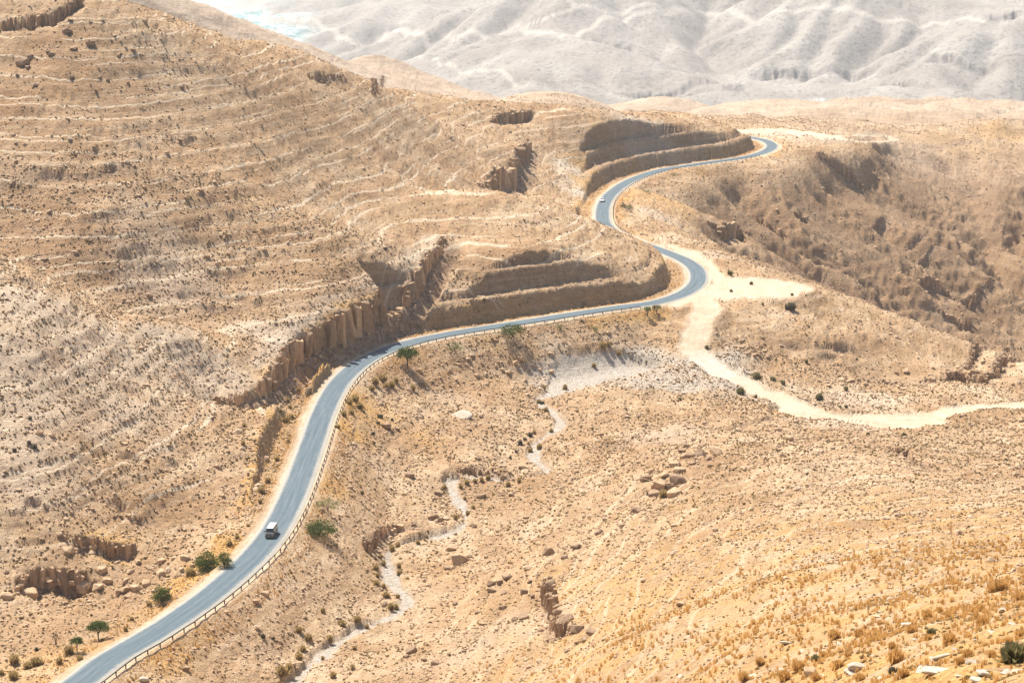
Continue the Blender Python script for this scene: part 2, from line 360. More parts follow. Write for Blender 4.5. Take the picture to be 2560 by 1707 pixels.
# ledges: list of pixels, height m, face width, talus length
LEDGES = [
    ([(1195, 470), (1240, 432), (1290, 392), (1318, 352)], 11, 4, 16),
    ([(1222, 306), (1260, 290), (1300, 284), (1335, 276)], 6.5, 1.8, 12),
    ([(-40, 72), (20, 62), (70, 56), (130, 45), (185, 22), (205, -12)], 5.0, .7, 6),
    ([(90, 424), (150, 436), (230, 436), (310, 405)], 1.8, 1.0, 8),
    ([(20, 545), (120, 560), (240, 545), (330, 520)], 1.2, .8, 7),
    ([(480, 675), (560, 680), (650, 660)], 1.6, 1, 6), ([(400, 725), (500, 738), (600, 735), (690, 715)], 1.6, 1, 6), ([(480, 760), (560, 770), (670, 750)], 1.4, 1, 6),
    ([(765, 186), (800, 188), (830, 190), (858, 194)], 2.6, 1, 7),
    ([(930, 235), (952, 205), (965, 196)], 2.5, 1, 8),
    ([(1768, 552), (1800, 560), (1845, 562), (1872, 572)], 9, 1.4, 14),
    ([(1895, 512), (1935, 530), (1968, 540)], 7, 1.4, 14),
    ([(1978, 498), (2000, 496), (2028, 506)], 6, 1.2, 12),
    ([(2035, 384), (2070, 392), (2120, 404), (2165, 425)], 5, 1.6, 12),
    ([(2245, 632), (2300, 652), (2360, 672), (2440, 690), (2480, 668)], 6, 2, 14),
    ([(2330, 700), (2370, 735), (2430, 752)], 5, 2, 12),
    ([(2240, 560), (2300, 575), (2340, 565)], 2.5, 1, 8), ([(2250, 590), (2310, 605), (2370, 592)], 2.5, 1, 8), ([(2150, 500), (2190, 510), (2220, 500)], 4, 2, 12),
    ([(2160, 640), (2200, 665), (2240, 690)], 4, 1.5, 12), ([(2060, 620), (2085, 650)], 4, 1.5, 12), ([(2180, 700), (2215, 712), (2250, 705)], 5, 1.5, 12), ([(2350, 380), (2380, 400), (2395, 425)], 5, 2, 14),
    ([(1930, 850), (2000, 862), (2080, 868), (2150, 872)], 1.6, .8, 6), ([(1930, 868), (2010, 880), (2110, 890)], 1.4, .8, 5),
    ([(2020, 905), (2080, 930), (2120, 945), (2180, 946), (2260, 950), (2330, 945), (2400, 938), (2480, 925), (2570, 900)], 4.5, 1.2, 9),
    ([(2360, 905), (2420, 900), (2500, 885), (2570, 868)], 3.5, 1.2, 6),
    ([(1108, 1184), (1130, 1178), (1170, 1180), (1220, 1182), (1265, 1195), (1285, 1207)], 2.2, .5, 5),
    ([(905, 1390), (935, 1350), (985, 1325), (1040, 1320), (1095, 1322)], 3.6, 1.2, 6),
    ([(20, 1480), (70, 1445), (130, 1425), (190, 1440), (262, 1468)], 5.5, 1.5, 9),
    ([(160, 1360), (220, 1350), (290, 1362), (360, 1370)], 3.5, 1.6, 7),
    ([(1370, 1450), (1385, 1500), (1400, 1560), (1440, 1590)], 3.0, .8, 8),
    ([(1560, 1250), (1610, 1235), (1660, 1225), (1690, 1215)], 2.2, .8, 6),
    ([(1780, 1072), (1850, 1062), (1930, 1050), (1990, 1058)], 1.6, .8, 6),
    ([(2200, 1112), (2260, 1135), (2330, 1160), (2400, 1185)], 2.2, .8, 6),
    ([(2400, 1120), (2480, 1128), (2560, 1135)], 1.2, .6, 5),
    ([(300, 1300), (340, 1290), (400, 1300)], 1.5, 1, 5), ([(280, 1130), (330, 1140), (360, 1150)], 1.5, .8, 5), ([(250, 1240), (320, 1262)], 1.5, .8, 5), ([(60, 1250), (110, 1262)], 2, .8, 5), ([(390, 1155), (440, 1150)], 1.5, .8, 5),
    ([(0, 690), (60, 708), (110, 722)], 1.6, 1, 6), ([(190, 735), (240, 752)], 1.5, 1, 6), ([(1120, 850), (1200, 870)], 1.5, 2, 6),
    ([(2230, 352), (2350, 360), (2470, 352)], 2, 2, 16), ([(1250, 262), (1330, 252), (1420, 262)], 3, 3, 26),
    # far valley side
    ([(960, 215), (1030, 232), (1120, 240), (1260, 240)], 20, 7, 60), ([(1500, 236), (1650, 240), (1760, 215), (1850, 205), (1960, 200), (2100, 190)], 24, 6, 60),
    ([(1640, 250), (1780, 240), (1880, 235)], 17, 6, 50), ([(1855, 115), (1930, 105), (2010, 112), (2110, 108), (2220, 120)], 24, 7, 60),
    ([(2280, 125), (2360, 165), (2440, 190), (2510, 180)], 24, 6, 60), ([(2180, 205), (2260, 225), (2350, 262)], 20, 5, 50), ([(1460, 80), (1520, 72), (1600, 70)], 16, 6, 50), ([(2460, 70), (2560, 62)], 20, 6, 60),
]
LED = []; LEDP = []
for pxs, H_, w_, L_ in LEDGES:
    far = H_ > 15
    pts = [hit(a, b, r0=1900 if far else 60, r1=9000 if far else 1900) for a, b in pxs]
    pts = [p for p in pts if p is not None]
    if len(pts) < 2: continue
    LED.append((spline(pts, 12.0 if far else 2.5), H_, w_, L_)); LEDP.append((pxs, H_))

def road_arc(px, py):
    p = P(px, py, z=0); k = int(np.argmin((ROAD[:, 0] - p[0]) ** 2 + (ROAD[:, 1] - p[1]) ** 2))
    return float(np.linalg.norm(np.diff(ROAD[:k + 1, :2], axis=0), axis=1).sum())
HL0, HL1 = road_arc(820, 1010), road_arc(1060, 848)

def cut_profile(e):
    # face, berm, face, berm ...
    t = np.clip(e, 0, None)
    return np.interp(t, [0, 3.0, 6.8, 9.8, 12.5, 40.0], [0, 6.4, 6.9, 13.0, 13.6, 120.0]).astype(np.float32)

def height(x, y, masks=False):
    """final ground height; x, y flat float32 arrays"""
    x = x.astype(np.float32); y = y.astype(np.float32)
    R = np.hypot(x, y); th = np.arctan2(x, y)
    b = base(x, y).astype(np.float32)
    near = R < 1900
    rm = np.clip(R / 400, .25, 2.5)
    # natural relief
    z = b + fbm(x, y, 42, 3, 1) * 1.5 * sst((R - 60) / 200) * np.minimum(rm, 1.6) + fbm(x, y, 11, 4, 4) * 0.75 * np.clip(R / 250, .5, 1.4)
    z += fbm(x, y, 2.6, 2, 7) * 0.22
    gx = x + 10 * fbm(x, y, 60, 2, 2); gy = y + 10 * fbm(x, y, 60, 2, 3)
    # canyon flank runnels (down the fall line, towards lower right)
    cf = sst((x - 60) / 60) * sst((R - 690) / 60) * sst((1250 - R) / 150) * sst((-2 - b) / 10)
    lf = sst((.168 + .00023 * (R - 880) - th) / .03)
    z += ER_CAN(x, y) * np.maximum(cf, sst((R - 1150) / 120)) * 1.15
    z += cf * fbm(x, y, 24, 4, 9, .6) * 1.6
    # craggy stone texture
    pt = sst(.55 + fbm(x, y, 34, 3, 10) * 1.4)
    rg_ = lambda s_, sd: .5 - np.abs(vnoise(x, y, s_, sd))
    z += near * (pt * .75 + .25) * (rg_(6.2, 10) * .75 * (1 + 1.6 * cf) + rg_(2.9, 11) * .5 + rg_(1.4, 9) * .28 * (1 - .8 * cf)) * np.clip(R / 420, .25, 1.5)
    # terracettes that follow the contours of the slopes
    tr = sst((-x + 70) / 60) * sst((R - 300) / 60) * sst((1050 - R) / 100)
    tr = np.maximum(tr, cf * (.3 + 1.5 * (1 - lf)))
    zz = z + fbm(x, y, 30, 2, 5) * 1.0
    ztr = b + fbm(x, y, 42, 3, 1) * 1.5
    for st, am in ((4.6, .46), (1.55, .26), (.8, .10)):
        u = zz / st; fr = u - np.floor(u)
        z += tr * am * (np.where(fr < .72, fr / .72, (1 - fr) / .28) - .5)
    mr = sst((R - 1120) / 150) * sst((1950 - R) / 200)
    z += mr * (fbm(x, y, 120, 3, 2) * 4 + fbm(x, y, 45, 3, 5) * 3 + np.abs(vnoise(x, y, 26, 7)) * -2.5)
    for px_, py_, D_, hw_, dr_, el_ in ((1360, 233, 1090, 235, 17, 1.5), (1180, 252, 1120, 150, 9, 1.4), (1650, 245, 1450, 165, 12, 1.4), (1960, 254, 1330, 260, 12, 1.3), (2150, 262, 1260, 200, 8, 1.3), (2470, 256, 1350, 260, 12, 1.2), (2330, 285, 1180, 170, 8, 1.2), (2560, 300, 1120, 200, 8, 1.2)):
        c_ = P(px_, py_, D=D_); hr = hw_ / F * D_ * S
        r2 = ((x - c_[0]) / hr) ** 2 + ((y - c_[1]) / (hr * el_)) ** 2
        k = np.nonzero(r2 < 2.5)[0]
        dome = c_[2] - dr_ * S * r2[k] * (1 + .25 * vnoise(x[k], y[k], 40, 4)) + fbm(x[k], y[k], 30, 3, 6) * 1.8 + fbm(x[k], y[k], 7, 3, 8) * .6
        dm = np.maximum(z[k], dome); z[k] = dm
    # far valley side: folded spurs and gullies
    fm = sst((R - 1900) / 900)
    if fm.max() > 0:
        k = np.nonzero(fm > 0)[0]
        z[k] += fm[k] * (ER_FAR(x[k], y[k]) + fbm(x[k], y[k], 26, 3, 3) * 1.6 + fbm(x[k], y[k], 700, 4, 6) * 30 * sst((3600 - R[k]) / 400))
        zb = z[k] + 14 * vnoise(x[k], y[k], 500, 5); u = zb / 30; fr = u - np.floor(u)
        z[k] += fm[k] * 3.0 * sst(.3 + vnoise(x[k], y[k], 600, 7)) * (np.where(fr < .8, fr / .8, (1 - fr) / .2) - .5)
    m = {}
    # hard-layer cliff
    zn = z.copy()
    nearsel = near & (R > 55)
    wob = fbm(x, y, 7, 3, 2) * 2.0 + fbm(x, y, 2.2, 2, 5) * .8
    d, arc, zr, L = polydist(x, y, RIM, 40)
    k = np.nonzero((np.abs(d) < 39) & (arc > .5) & (arc < L - .5))[0]
    Hc = np.interp(arc[k] / L, RIM_S, RIM_H)
    flute = np.abs(vnoise(arc[k], arc[k] * 0, 3.1, 3)) * 2.4 + np.abs(vnoise(arc[k], d[k] * .3, 1.3, 6)) * 1.0
    s = d[k] - 0.4 + wob[k] * .55 + flute * .55
    face = sst(s / 1.5)
    zc = zr[k] - Hc * (face * .82 + .18 * sst((s - 2.2) / 3)) - np.clip(s - 2.5, 0, None) * .55 + np.clip(s - 7, 0, None) * 2.5 + fbm(x[k], y[k], 3, 3, 8) * .5 * face
    ef = sst(arc[k] / 14) * sst((L - arc[k]) / 14)
    low = np.where(s > 0, np.minimum(zn[k], zc), zn[k])
    low = zn[k] + (low - zn[k]) * ef; face = face * ef
    z[k] = low + np.clip(6 - np.abs(d[k]), 0, 6) / 6 * (s < .4) * .35
    cl = np.zeros_like(z); cl[k] = face * (s < 9) * sst((9 - s) / 5)
    m['rock'] = cl
    m['rimpale'] = np.zeros_like(z); m['rimpale'][k] = sst(1 - np.abs(d[k] + 2.5) / 6)
    for PL, Hh, w_, L_ in LED:
        reach = L_ + w_ + 6
        d, arc, zr, L = polydist(x, y, PL, reach)
        k = np.nonzero(np.abs(d) < reach - .2)[0]
        if not len(k): continue
        endf = sst(arc[k] / (L * .18 + .1)) * sst((L - arc[k]) / (L * .18 + .1))
        big = Hh > 15.5
        wb = (fbm(x[k], y[k], 40, 4, 2, .6) * 14 + np.abs(vnoise(arc[k], arc[k] * 0, 22, 3)) * 12) if big else (wob[k] * min(.5, Hh * .14) + np.abs(vnoise(arc[k], arc[k] * 0, 2.6, 3)) * min(1.8, Hh * .25))
        s = d[k] + wb
        Hv = Hh * (.55 + .45 * vnoise(arc[k], arc[k] * 0, Hh * 2.5, 4)) * endf
        f = sst(s / w_)
        z[k] -= Hv * f * (1 - sst((s - w_) / L_))
        if not big:
            z[k] += Hv * .16 * sst((s + 5) / 5) * (s <= 0) + Hv * .16 * (1 - f) * (s > 0)
        cl[k] = np.maximum(cl[k], f * (1 - sst((s - w_) / (L_ * .4))) * min(1, .4 + Hh / 6) * endf)
    # wadi bed
    d, arc, zr, L = polydist(x, y, WADI, 30)
    k = np.nonzero(np.abs(d) < 29)[0]
    hw = 1.2 + 1.5 * vnoise(arc[k], arc[k] * 0, 16, 2) + 9.0 * sst((42 - arc[k]) / 30)
    e = np.abs(d[k]) + vnoise(x[k], y[k], 3, 4) * .6 - hw
    bed = zr[k] - .35 + fbm(x[k], y[k], 2.5, 2, 6) * .12
    z[k] = np.clip(z[k], bed, bed + np.clip(e, 0, None) * 2.2)
    z[k] = np.where(e < 0, bed, np.maximum(z[k], bed))
    gr = np.zeros_like(z); gr[k] = sst(.5 - e / 1.6) * sst(1.5 + 1.6 * fbm(x[k], y[k], 6, 3, 4))
    m['gravel'] = gr
    dirt = np.zeros_like(z)
    # benches and pads of bare dust
    for PL, hw, cutm in ((DIRT, 4.6, 1.0), (PAD3, 7.0, 1.0), (PAD4, 2.4, 1.0), (PAD5, 6.0, 1.0), (PAD6, 5.0, 1.0), (PAD, 9.5, 1.0), (PAD2, 9.0, 1.2), (LOOP, 2.5, .6)):
        d, arc, zr, L = polydist(x, y, PL, 34)
        k = np.nonzero(np.abs(d) < 33)[0]
        e = np.abs(d[k]) - hw + vnoise(x[k], y[k], 14, 5) * 2.2 + vnoise(x[k], y[k], 4, 2) * .8 + vnoise(x[k], y[k], 1.2, 6) * .3
        ec = np.clip(e, 0, None)
        flat = zr[k] + vnoise(x[k], y[k], 4, 3) * .08
        zc = np.clip(z[k], flat - ec * .65, flat + ec * cutm)
        z[k] += (zc - z[k]) * (1 - (sst((ec - 1) / 5) if PL is LOOP or PL is PAD2 else sst((ec - 5) / 13)))
        dirt[k] = np.maximum(dirt[k], sst(.5 - e / 2.4) * (.86 + .2 * vnoise(x[k], y[k], 5, 7)))
        if PL is DIRT:
            ad = np.abs(d[k]); ruts = np.maximum(np.exp(-((ad - .9) / .4) ** 2), .7 * np.exp(-((ad - 2.6 + vnoise(x[k], y[k], 20, 2)) / .35) ** 2))
            m['ruts'] = np.zeros_like(z); m['ruts'][k] = ruts * (e < 0)
            z[k] -= ruts * .06 * (e < 0)
    m['dirt'] = dirt
    # asphalt road bench
    d, arc, zr, L = polydist(x, y, ROAD, 60)
    k = np.nonzero(np.abs(d) < 59)[0]
    ad = np.abs(d[k]); a = arc[k]
    side = np.where(d[k] > 0, 1.0, 0.0)
    wR = 4.6 + vnoise(a, a * 0, 25, 3) * .4
    wL = 4.6 + vnoise(a, a * 0, 30, 6) * .6
    wd = np.where(side > 0, wR, wL)
    e = ad - wd + vnoise(x[k], y[k], 2.4, 3) * .35 + wob[k] * .25 * sst((ad - 6) / 6)
    flat = zr[k] - .02 - .02 * ad + vnoise(x[k], y[k], 3, 4) * .04
    hl = sst((a - HL0) / 12) * sst((HL1 - a) / 12)
    top = flat + cut_profile(e - 2.0 + 1.7 * hl - 2.6 * (1 - side) * (1 - hl)) * (1 + 3.0 * hl) + hl * np.clip(e - 3, 0, None) * 3
    bot = flat - np.clip(e, 0, None) * .62
    zo = z[k]; fd = 1 - sst((e - 8) / 16)
    bot = zo + (bot - zo) * fd * (bot > zo)
    zo = z[k]
    znew = np.clip(zo, bot, top)
    incut = (zo > top + .3)
    us = (znew + .9 * vnoise(a, a * 0, 18, 6) + .25 * vnoise(x[k], y[k], 3, 2)) / 1.25; fs_ = us - np.floor(us)
    znew += incut * sst(e / 2) * (np.abs(vnoise(a, ad, 2.6, 8)) * -.6 + (np.where(fs_ < .7, fs_ * .25 / .7, .25 + (fs_ - .7) * 2.5) - fs_) * .9)
    znew = np.where(ad < 3.6, zr[k] - .16, znew)
    z[k] = znew
    sh = np.zeros_like(z); sh[k] = sst((.6 - e) / 1.0)
    m['shoulder'] = sh
    ct = np.zeros_like(z); ct[k] = incut * sst(e / 1.0)
    m['cut'] = ct
    m['roadd'] = np.full_like(z, 99); m['roadd'][k] = np.where(e < 0, 0, e * np.where(side > 0, 1, -1))
    if masks:
        m['zz'] = ztr; m['trr'] = tr; m['R'] = R; m['cf'] = cf; m['fm'] = fm
        return z, m
    return z

# ------------------------------------------------------------------ dense profile, then adaptive rows
def seg(a, b, n, last=False): return np.log(np.exp(np.linspace(math.log(a), math.log(b), n, endpoint=last)))
VR = np.concatenate([seg(7, 60, 40), seg(60, 250, 330), seg(250, 1130, 1350), seg(1130, 2200, 300), seg(2200, 8200, 560), seg(8200, 14000, 30, True)])
THC = np.concatenate([np.linspace(-.42, -.253, 60, endpoint=False), np.linspace(-.253, .253, 900, endpoint=False), np.linspace(.253, .42, 61)])
ND, NC = len(VR), len(THC)
RR = np.exp(VR)
X = np.sin(THC)[:, None] * RR[None]; Y = np.cos(THC)[:, None] * RR[None]     # (col, row)
Z = np.empty((NC, ND), np.float32)
MK = ['rock', 'gravel', 'dirt', 'shoulder', 'cut', 'ruts', 'rimpale']
MD = {k: np.empty((NC, ND), np.float32) for k in MK + ['zz', 'trr', 'roadd', 'cf']}
CH = 128
for c0 in range(0, NC, CH):
    c1 = min(NC, c0 + CH)
    zf, mm = height(X[c0:c1].ravel(), Y[c0:c1].ravel(), True)
    Z[c0:c1] = zf.reshape(c1 - c0, ND)
    for k in MD: MD[k][c0:c1] = mm[k].reshape(c1 - c0, ND) if k in mm else 0

THI = np.arange(NC, dtype=float)
def Hs(x, y):
    """height of the finished ground"""
    u, v = uv_of(np.asarray(x, float), np.asarray(y, float))
    fu = np.interp(u, THC, THI); fv = np.interp(v, VR, np.arange(ND))
    return bilin(Z.T, fu, fv) if False else bilinT(Z, fu, fv)
def bilinT(G, fu, fv):
    iu = np.clip(fu.astype(int), 0, NC - 2); iv = np.clip(fv.astype(int), 0, ND - 2)
    a = fu - iu; b = fv - iv
    return (G[iu, iv] * (1 - a) + G[iu + 1, iv] * a) * (1 - b) + (G[iu, iv + 1] * (1 - a) + G[iu + 1, iv + 1] * a) * b
def Msk(name, x, y):
    u, v = uv_of(np.asarray(x, float), np.asarray(y, float))
    return bilinT(MD[name], np.interp(u, THC, THI), np.interp(v, VR, np.arange(ND)))
def on_ground(px, py, r0=60.0, r1=2500.0): return hit(px, py, Hs, r0, r1)

NR = 1080
el = (CAM_H - Z) / RR[None]                           # depression slope
dz = np.abs(np.diff(el, axis=1))
dv = np.diff(VR)[None] * 0.03
ds = np.diff(VR)[None] * np.abs(np.diff(Z, axis=1)) / (np.diff(RR)[None]) * 0.02
wgt = dz + dv + ds
# share the density between neighbouring columns so rows stay smooth
kern1 = np.exp(-np.linspace(-2, 2, 25) ** 2); kern1 /= kern1.sum()
cum = np.concatenate([np.zeros((NC, 1)), np.cumsum(wgt, axis=1)], axis=1)
cum /= cum[:, -1:]
tgt = np.linspace(0, 1, NR)
VI = np.empty((NC, NR))
for c in range(NC): VI[c] = np.interp(tgt, cum[c], np.arange(ND))
pad = np.pad(VI, ((12, 12), (0, 0)), mode='edge')
VS = np.zeros_like(VI)
for j in range(25): VS += kern1[j] * pad[j:j + NC]
# snap the border between near ground and far valley to one row
vb = np.interp(math.log(1900), VR, np.arange(ND))
iv = np.clip(VS.astype(int), 0, ND - 2); fr = VS - iv
ci = np.arange(NC)[:, None]
def samp(G): return G[ci, iv] * (1 - fr) + G[ci, iv + 1] * fr
Rm = np.exp(np.interp(VS, np.arange(ND), VR))
XM = np.sin(THC)[:, None] * Rm; YM = np.cos(THC)[:, None] * Rm; ZM = samp(Z)
MM = {k: samp(MD[k]).astype(np.float32) for k in MD}

# ------------------------------------------------------------------ regional colour masks (soil tones; the brown and canyon masks also hold painted slope shade)
fx = XM.ravel().astype(np.float32); fy = YM.ravel().astype(np.float32)
RMf = Rm.ravel().astype(np.float32)
def blobs(lst, fn=base):
    o = np.zeros_like(fx)
    for px, py, r, s in lst:
        h = hit(px, py, Hs)
        if h is None: continue
        k = np.nonzero((np.abs(fx - h[0]) < r * 1.6) & (np.abs(fy - h[1]) < r * 1.6))[0]
        dd = np.hypot(fx[k] - h[0], fy[k] - h[1]) / r
        o[k] = np.maximum(o[k], s * sst((1.5 - dd + .5 * vnoise(fx[k], fy[k], r * .5, 3)) / 1.2))
    return o
rdd = MM['roadd'].ravel()
n1 = fbm(fx, fy, 9, 3, 3); n2 = fbm(fx, fy, 30, 3, 6)
orange = sst((-rdd) / 1.0) * sst((8.5 + rdd + 4 * n1) / 3) * (rdd < 90) * sst(.75 + n2 * 1.6)
orange = np.maximum(orange, .8 * sst(rdd / 1.0) * sst((7 - rdd + 4 * n1) / 4) * (rdd < 90) * sst(.2 + n2 * 1.8))
orange = np.maximum(orange, blobs([(880, 1000, 11, 1), (850, 1060, 8, 1), (700, 985, 7, .6), (680, 1030, 7, .6), (1900, 1010, 5, 0.2), (2400, 350, 40, .35), (2520, 345, 26, .9), (1470, 460, 10, .8), (1490, 430, 12, .6), (1540, 395, 12, .6), (1640, 490, 20, .5), (1060, 1095, 6, .5), (280, 1390, 6, .8), (100, 1660, 12, .5), (1960, 1035, 4, .9)]))
# dry grass hill in the foreground
gm = sst((440 - RMf + 60 * n2) / 150) * sst((fx / RMf + .07 + .03 * n2) / .1)
orange = np.maximum(orange, np.clip(gm * (.42 + .9 * n1 + .55 * fbm(fx, fy, 4, 2, 5) + .35 * sst((220 - RMf) / 120)), 0, 1))
gravel = np.maximum(MM['gravel'].ravel(), blobs([(1560, 900, 18, 1), (1480, 935, 14, 1), (1650, 890, 18, 1), (1700, 870, 12, 1), (1750, 900, 14, 1), (1600, 950, 10, .9), (1700, 945, 16, .9), (1770, 870, 14, 1), (1800, 925, 12, .9), (1660, 830, 10, .8), (1400, 950, 12, .9), (1800, 950, 10, .8), (1420, 915, 8, .7)]) * .95 * sst((-6.3 * S - ZM.ravel()) / 1.8) * sst(1.15 + n1))
pale = blobs([(180, 850, 18, .6), (90, 760, 14, .6), (330, 880, 16, .6), (450, 900, 14, .6), (280, 1000, 14, .5), (560, 940, 10, .5), (60, 900, 14, .6), (400, 690, 14, .4), (60, 1000, 16, .55), (30, 1150, 14, .5), (700, 850, 6, .9), (640, 830, 8, .6), (1430, 450, 8, .9), (1450, 480, 8, .9), (1420, 420, 8, .9), (1600, 360, 14, .7), (1650, 370, 14, .7), (1780, 400, 10, .5), (2000, 335, 24, .9), (1620, 600, 8, .5),
              (2130, 1000, 16, .5), (1400, 890, 6, .5), (1120, 1000, 8, .3), (1650, 1080, 12, .4), (1250, 1600, 16, .4), (1640, 540, 10, .5), (1770, 640, 12, .5), (2300, 400, 40, .3), (1960, 1010, 10, .6), (2100, 1060, 12, .6)])
pale = np.maximum(pale, MM['rimpale'].ravel() * .7 * sst(.7 + n1))
pale = np.maximum(pale, sst((300 - RMf) / 120) * sst(fbm(fx, fy, 3.5, 3, 2) * 2.2 - .25) * .9 * sst((fx / RMf + .07) / .1))
brown = np.maximum(MM['cf'].ravel() * (.68 + .35 * n2), sst((-fx + 20) / 60) * sst((RMf - 500) / 40) * sst((1000 - RMf) / 100) * (.26 + .4 * n2))  # canyon flank: brown rock tone with the slope's shade painted in
brown = np.maximum(brown, blobs([(60, 560, 16, .8), (200, 600, 18, .8), (330, 650, 16, .8), (450, 720, 14, .75), (120, 640, 14, .8), (560, 780, 10, .6), (60, 480, 20, .6), (100, 300, 24, .5), (60, 150, 24, .5), (250, 450, 20, .4), (640, 740, 10, .5), (1300, 1560, 1, 0), (1350, 260, 60, .5), (700, 1330, 5, 0), (160, 1450, 9, .5), (300, 1420, 9, .4), (100, 1200, 12, .3)]))  # lower big hill: brown soil deepened to paint its shade against the mound
rock = np.clip(MM['rock'].ravel() + MM['cut'].ravel() * .4, 0, 1)
far = .55 * sst((RMf - 1050) / 350) + .45 * sst((RMf - 1700) / 500)
dirtm = np.clip(np.maximum(MM['dirt'].ravel(), MM['shoulder'].ravel() * (.62 + .3 * fbm(fx, fy, 5, 3, 9))), 0, 1)
# trodden goat tracks along the contours
zz = MM['zz'].ravel(); trr = MM['trr'].ravel()
trk = np.zeros_like(fx)
trk = sst((ZM.ravel() + 1) / 3) * sst((-fx + 55) / 30) * sst((RMf - 380) / 30) * sst((1000 - RMf) / 60) * (1 - rock)
trk = np.maximum(trk, .55 * sst((480 - RMf) / 60) * sst((fx / RMf + .02) / .05) * sst((RMf - 200) / 60))
# gullied streaks in the valley far away: paths and river
def farpath(pxs, wm):
    pts = [hit(a, b, Hs, 2300, 11000) for a, b in pxs]
    pts = [p for p in pts if p is not None]
    PLn = spline(pts, 25.0)
    dd = polydist(fx, fy, PLn, 60 + wm)[0]
    return sst(1.4 - np.abs(dd + (0 if wm < 8 else 6) * vnoise(fx, fy, 60, 3)) / (wm if wm > 8 else wm * 1.7))
fp = farpath([(640, 25), (720, 45), (790, 52), (850, 95), (880, 105), (955, 100), (970, 80), (1010, 75), (1060, 92), (1130, 97), (1210, 93), (1270, 83), (1300, 70), (1350, 84), (1400, 90), (1455, 80), (1490, 62), (1560, 55), (1620, 30), (1700, 27)], 4.8)
fp = np.maximum(fp, farpath([(1425, 0), (1440, 18), (1520, 28), (1600, 14), (1700, 22), (1770, 35), (1850, 38), (1940, 28), (2030, 20), (2110, 22), (2170, 38), (2260, 50), (2360, 58), (2460, 55)], 5))
fp = np.maximum(fp, farpath([(850, 160), (960, 150), (1060, 150), (1100, 165), (1170, 180), (1280, 205), (1290, 215)], 2.6))
fp = np.maximum(fp, farpath([(1440, 20), (1400, 35), (1340, 55), (1310, 70)], 3))
riv = farpath([(470, -15), (520, 20), (590, 50), (640, 85), (640, 120)], 150) * sst(.4 + 1.6 * fbm(fx, fy, 150, 4, 2))
riv = np.maximum(riv, farpath([(1760, 262), (1850, 270), (1960, 262), (2050, 250)], 9) * sst(.5 + 1.2 * fbm(fx, fy, 60, 3, 2)))

# ------------------------------------------------------------------ node helpers
def new_mat(name):
    m = bpy.data.materials.new(name); m.use_nodes = True
    return m, m.node_tree, m.node_tree.nodes['Principled BSDF']
class NB:
    def __init__(s, t): s.t = t
    def n(s, ty, **kw):
        nd = s.t.nodes.new(ty)
        for k, v in kw.items():
            if k.startswith('_'): setattr(nd, k[1:], v)
        return nd
    def link(s, a, b): s.t.links.new(a, b)
    def attr(s, name):
        a = s.n('ShaderNodeAttribute', _attribute_name=name); return a.outputs['Fac']
    def pos(s):
        return s.n('ShaderNodeNewGeometry').outputs['Position']
    def noise(s, scale, detail=3, rough=.55, vec=None, dist=0.0):
        a = s.n('ShaderNodeTexNoise'); a.inputs['Scale'].default_value = scale; a.inputs['Detail'].default_value = detail
        a.inputs['Roughness'].default_value = rough; a.inputs['Distortion'].default_value = dist
        s.link(vec if vec is not None else s.pos(), a.inputs['Vector']); return a.outputs['Fac']
    def ramp(s, fac, stops):
        r = s.n('ShaderNodeValToRGB'); e = r.color_ramp.elements
        while len(e) < len(stops): e.new(.5)
        for i, (p, c) in enumerate(stops):
            e[i].position = p; e[i].color = (c if isinstance(c, tuple) else (c, c, c)) + (1,)
        s.link(fac, r.inputs[0]); return r.outputs[0]
    def mix(s, fac, a, b, mode='MIX'):
        m = s.n('ShaderNodeMix', _data_type='RGBA', _blend_type=mode)
        for v, i in ((fac, 0), (a, 6), (b, 7)):
            if isinstance(v, (int, float)): m.inputs[i].default_value = v
            elif isinstance(v, tuple): m.inputs[i].default_value = v + (1,)
            else: s.link(v, m.inputs[i])
        return m.outputs[2]
    def math(s, op, a, b=0.0, clamp=False):
        m = s.n('ShaderNodeMath', _operation=op, _use_clamp=clamp)
        for v, i in ((a, 0), (b, 1)):
            if isinstance(v, (int, float)): m.inputs[i].default_value = v
            else: s.link(v, m.inputs[i])
        return m.outputs[0]
    def mapr(s, v, a, b, c=0.0, d=1.0):
        m = s.n('ShaderNodeMapRange'); s.link(v, m.inputs[0])
        for i, x in enumerate((a, b, c, d)): m.inputs[i + 1].default_value = x
        return m.outputs[0]
    def bump(s, h, strength, dist, bs):
        b = s.n('ShaderNodeBump'); b.inputs['Strength'].default_value = strength; b.inputs['Distance'].default_value = dist
        s.link(h, b.inputs['Height']); s.link(b.outputs[0], bs.inputs['Normal'])

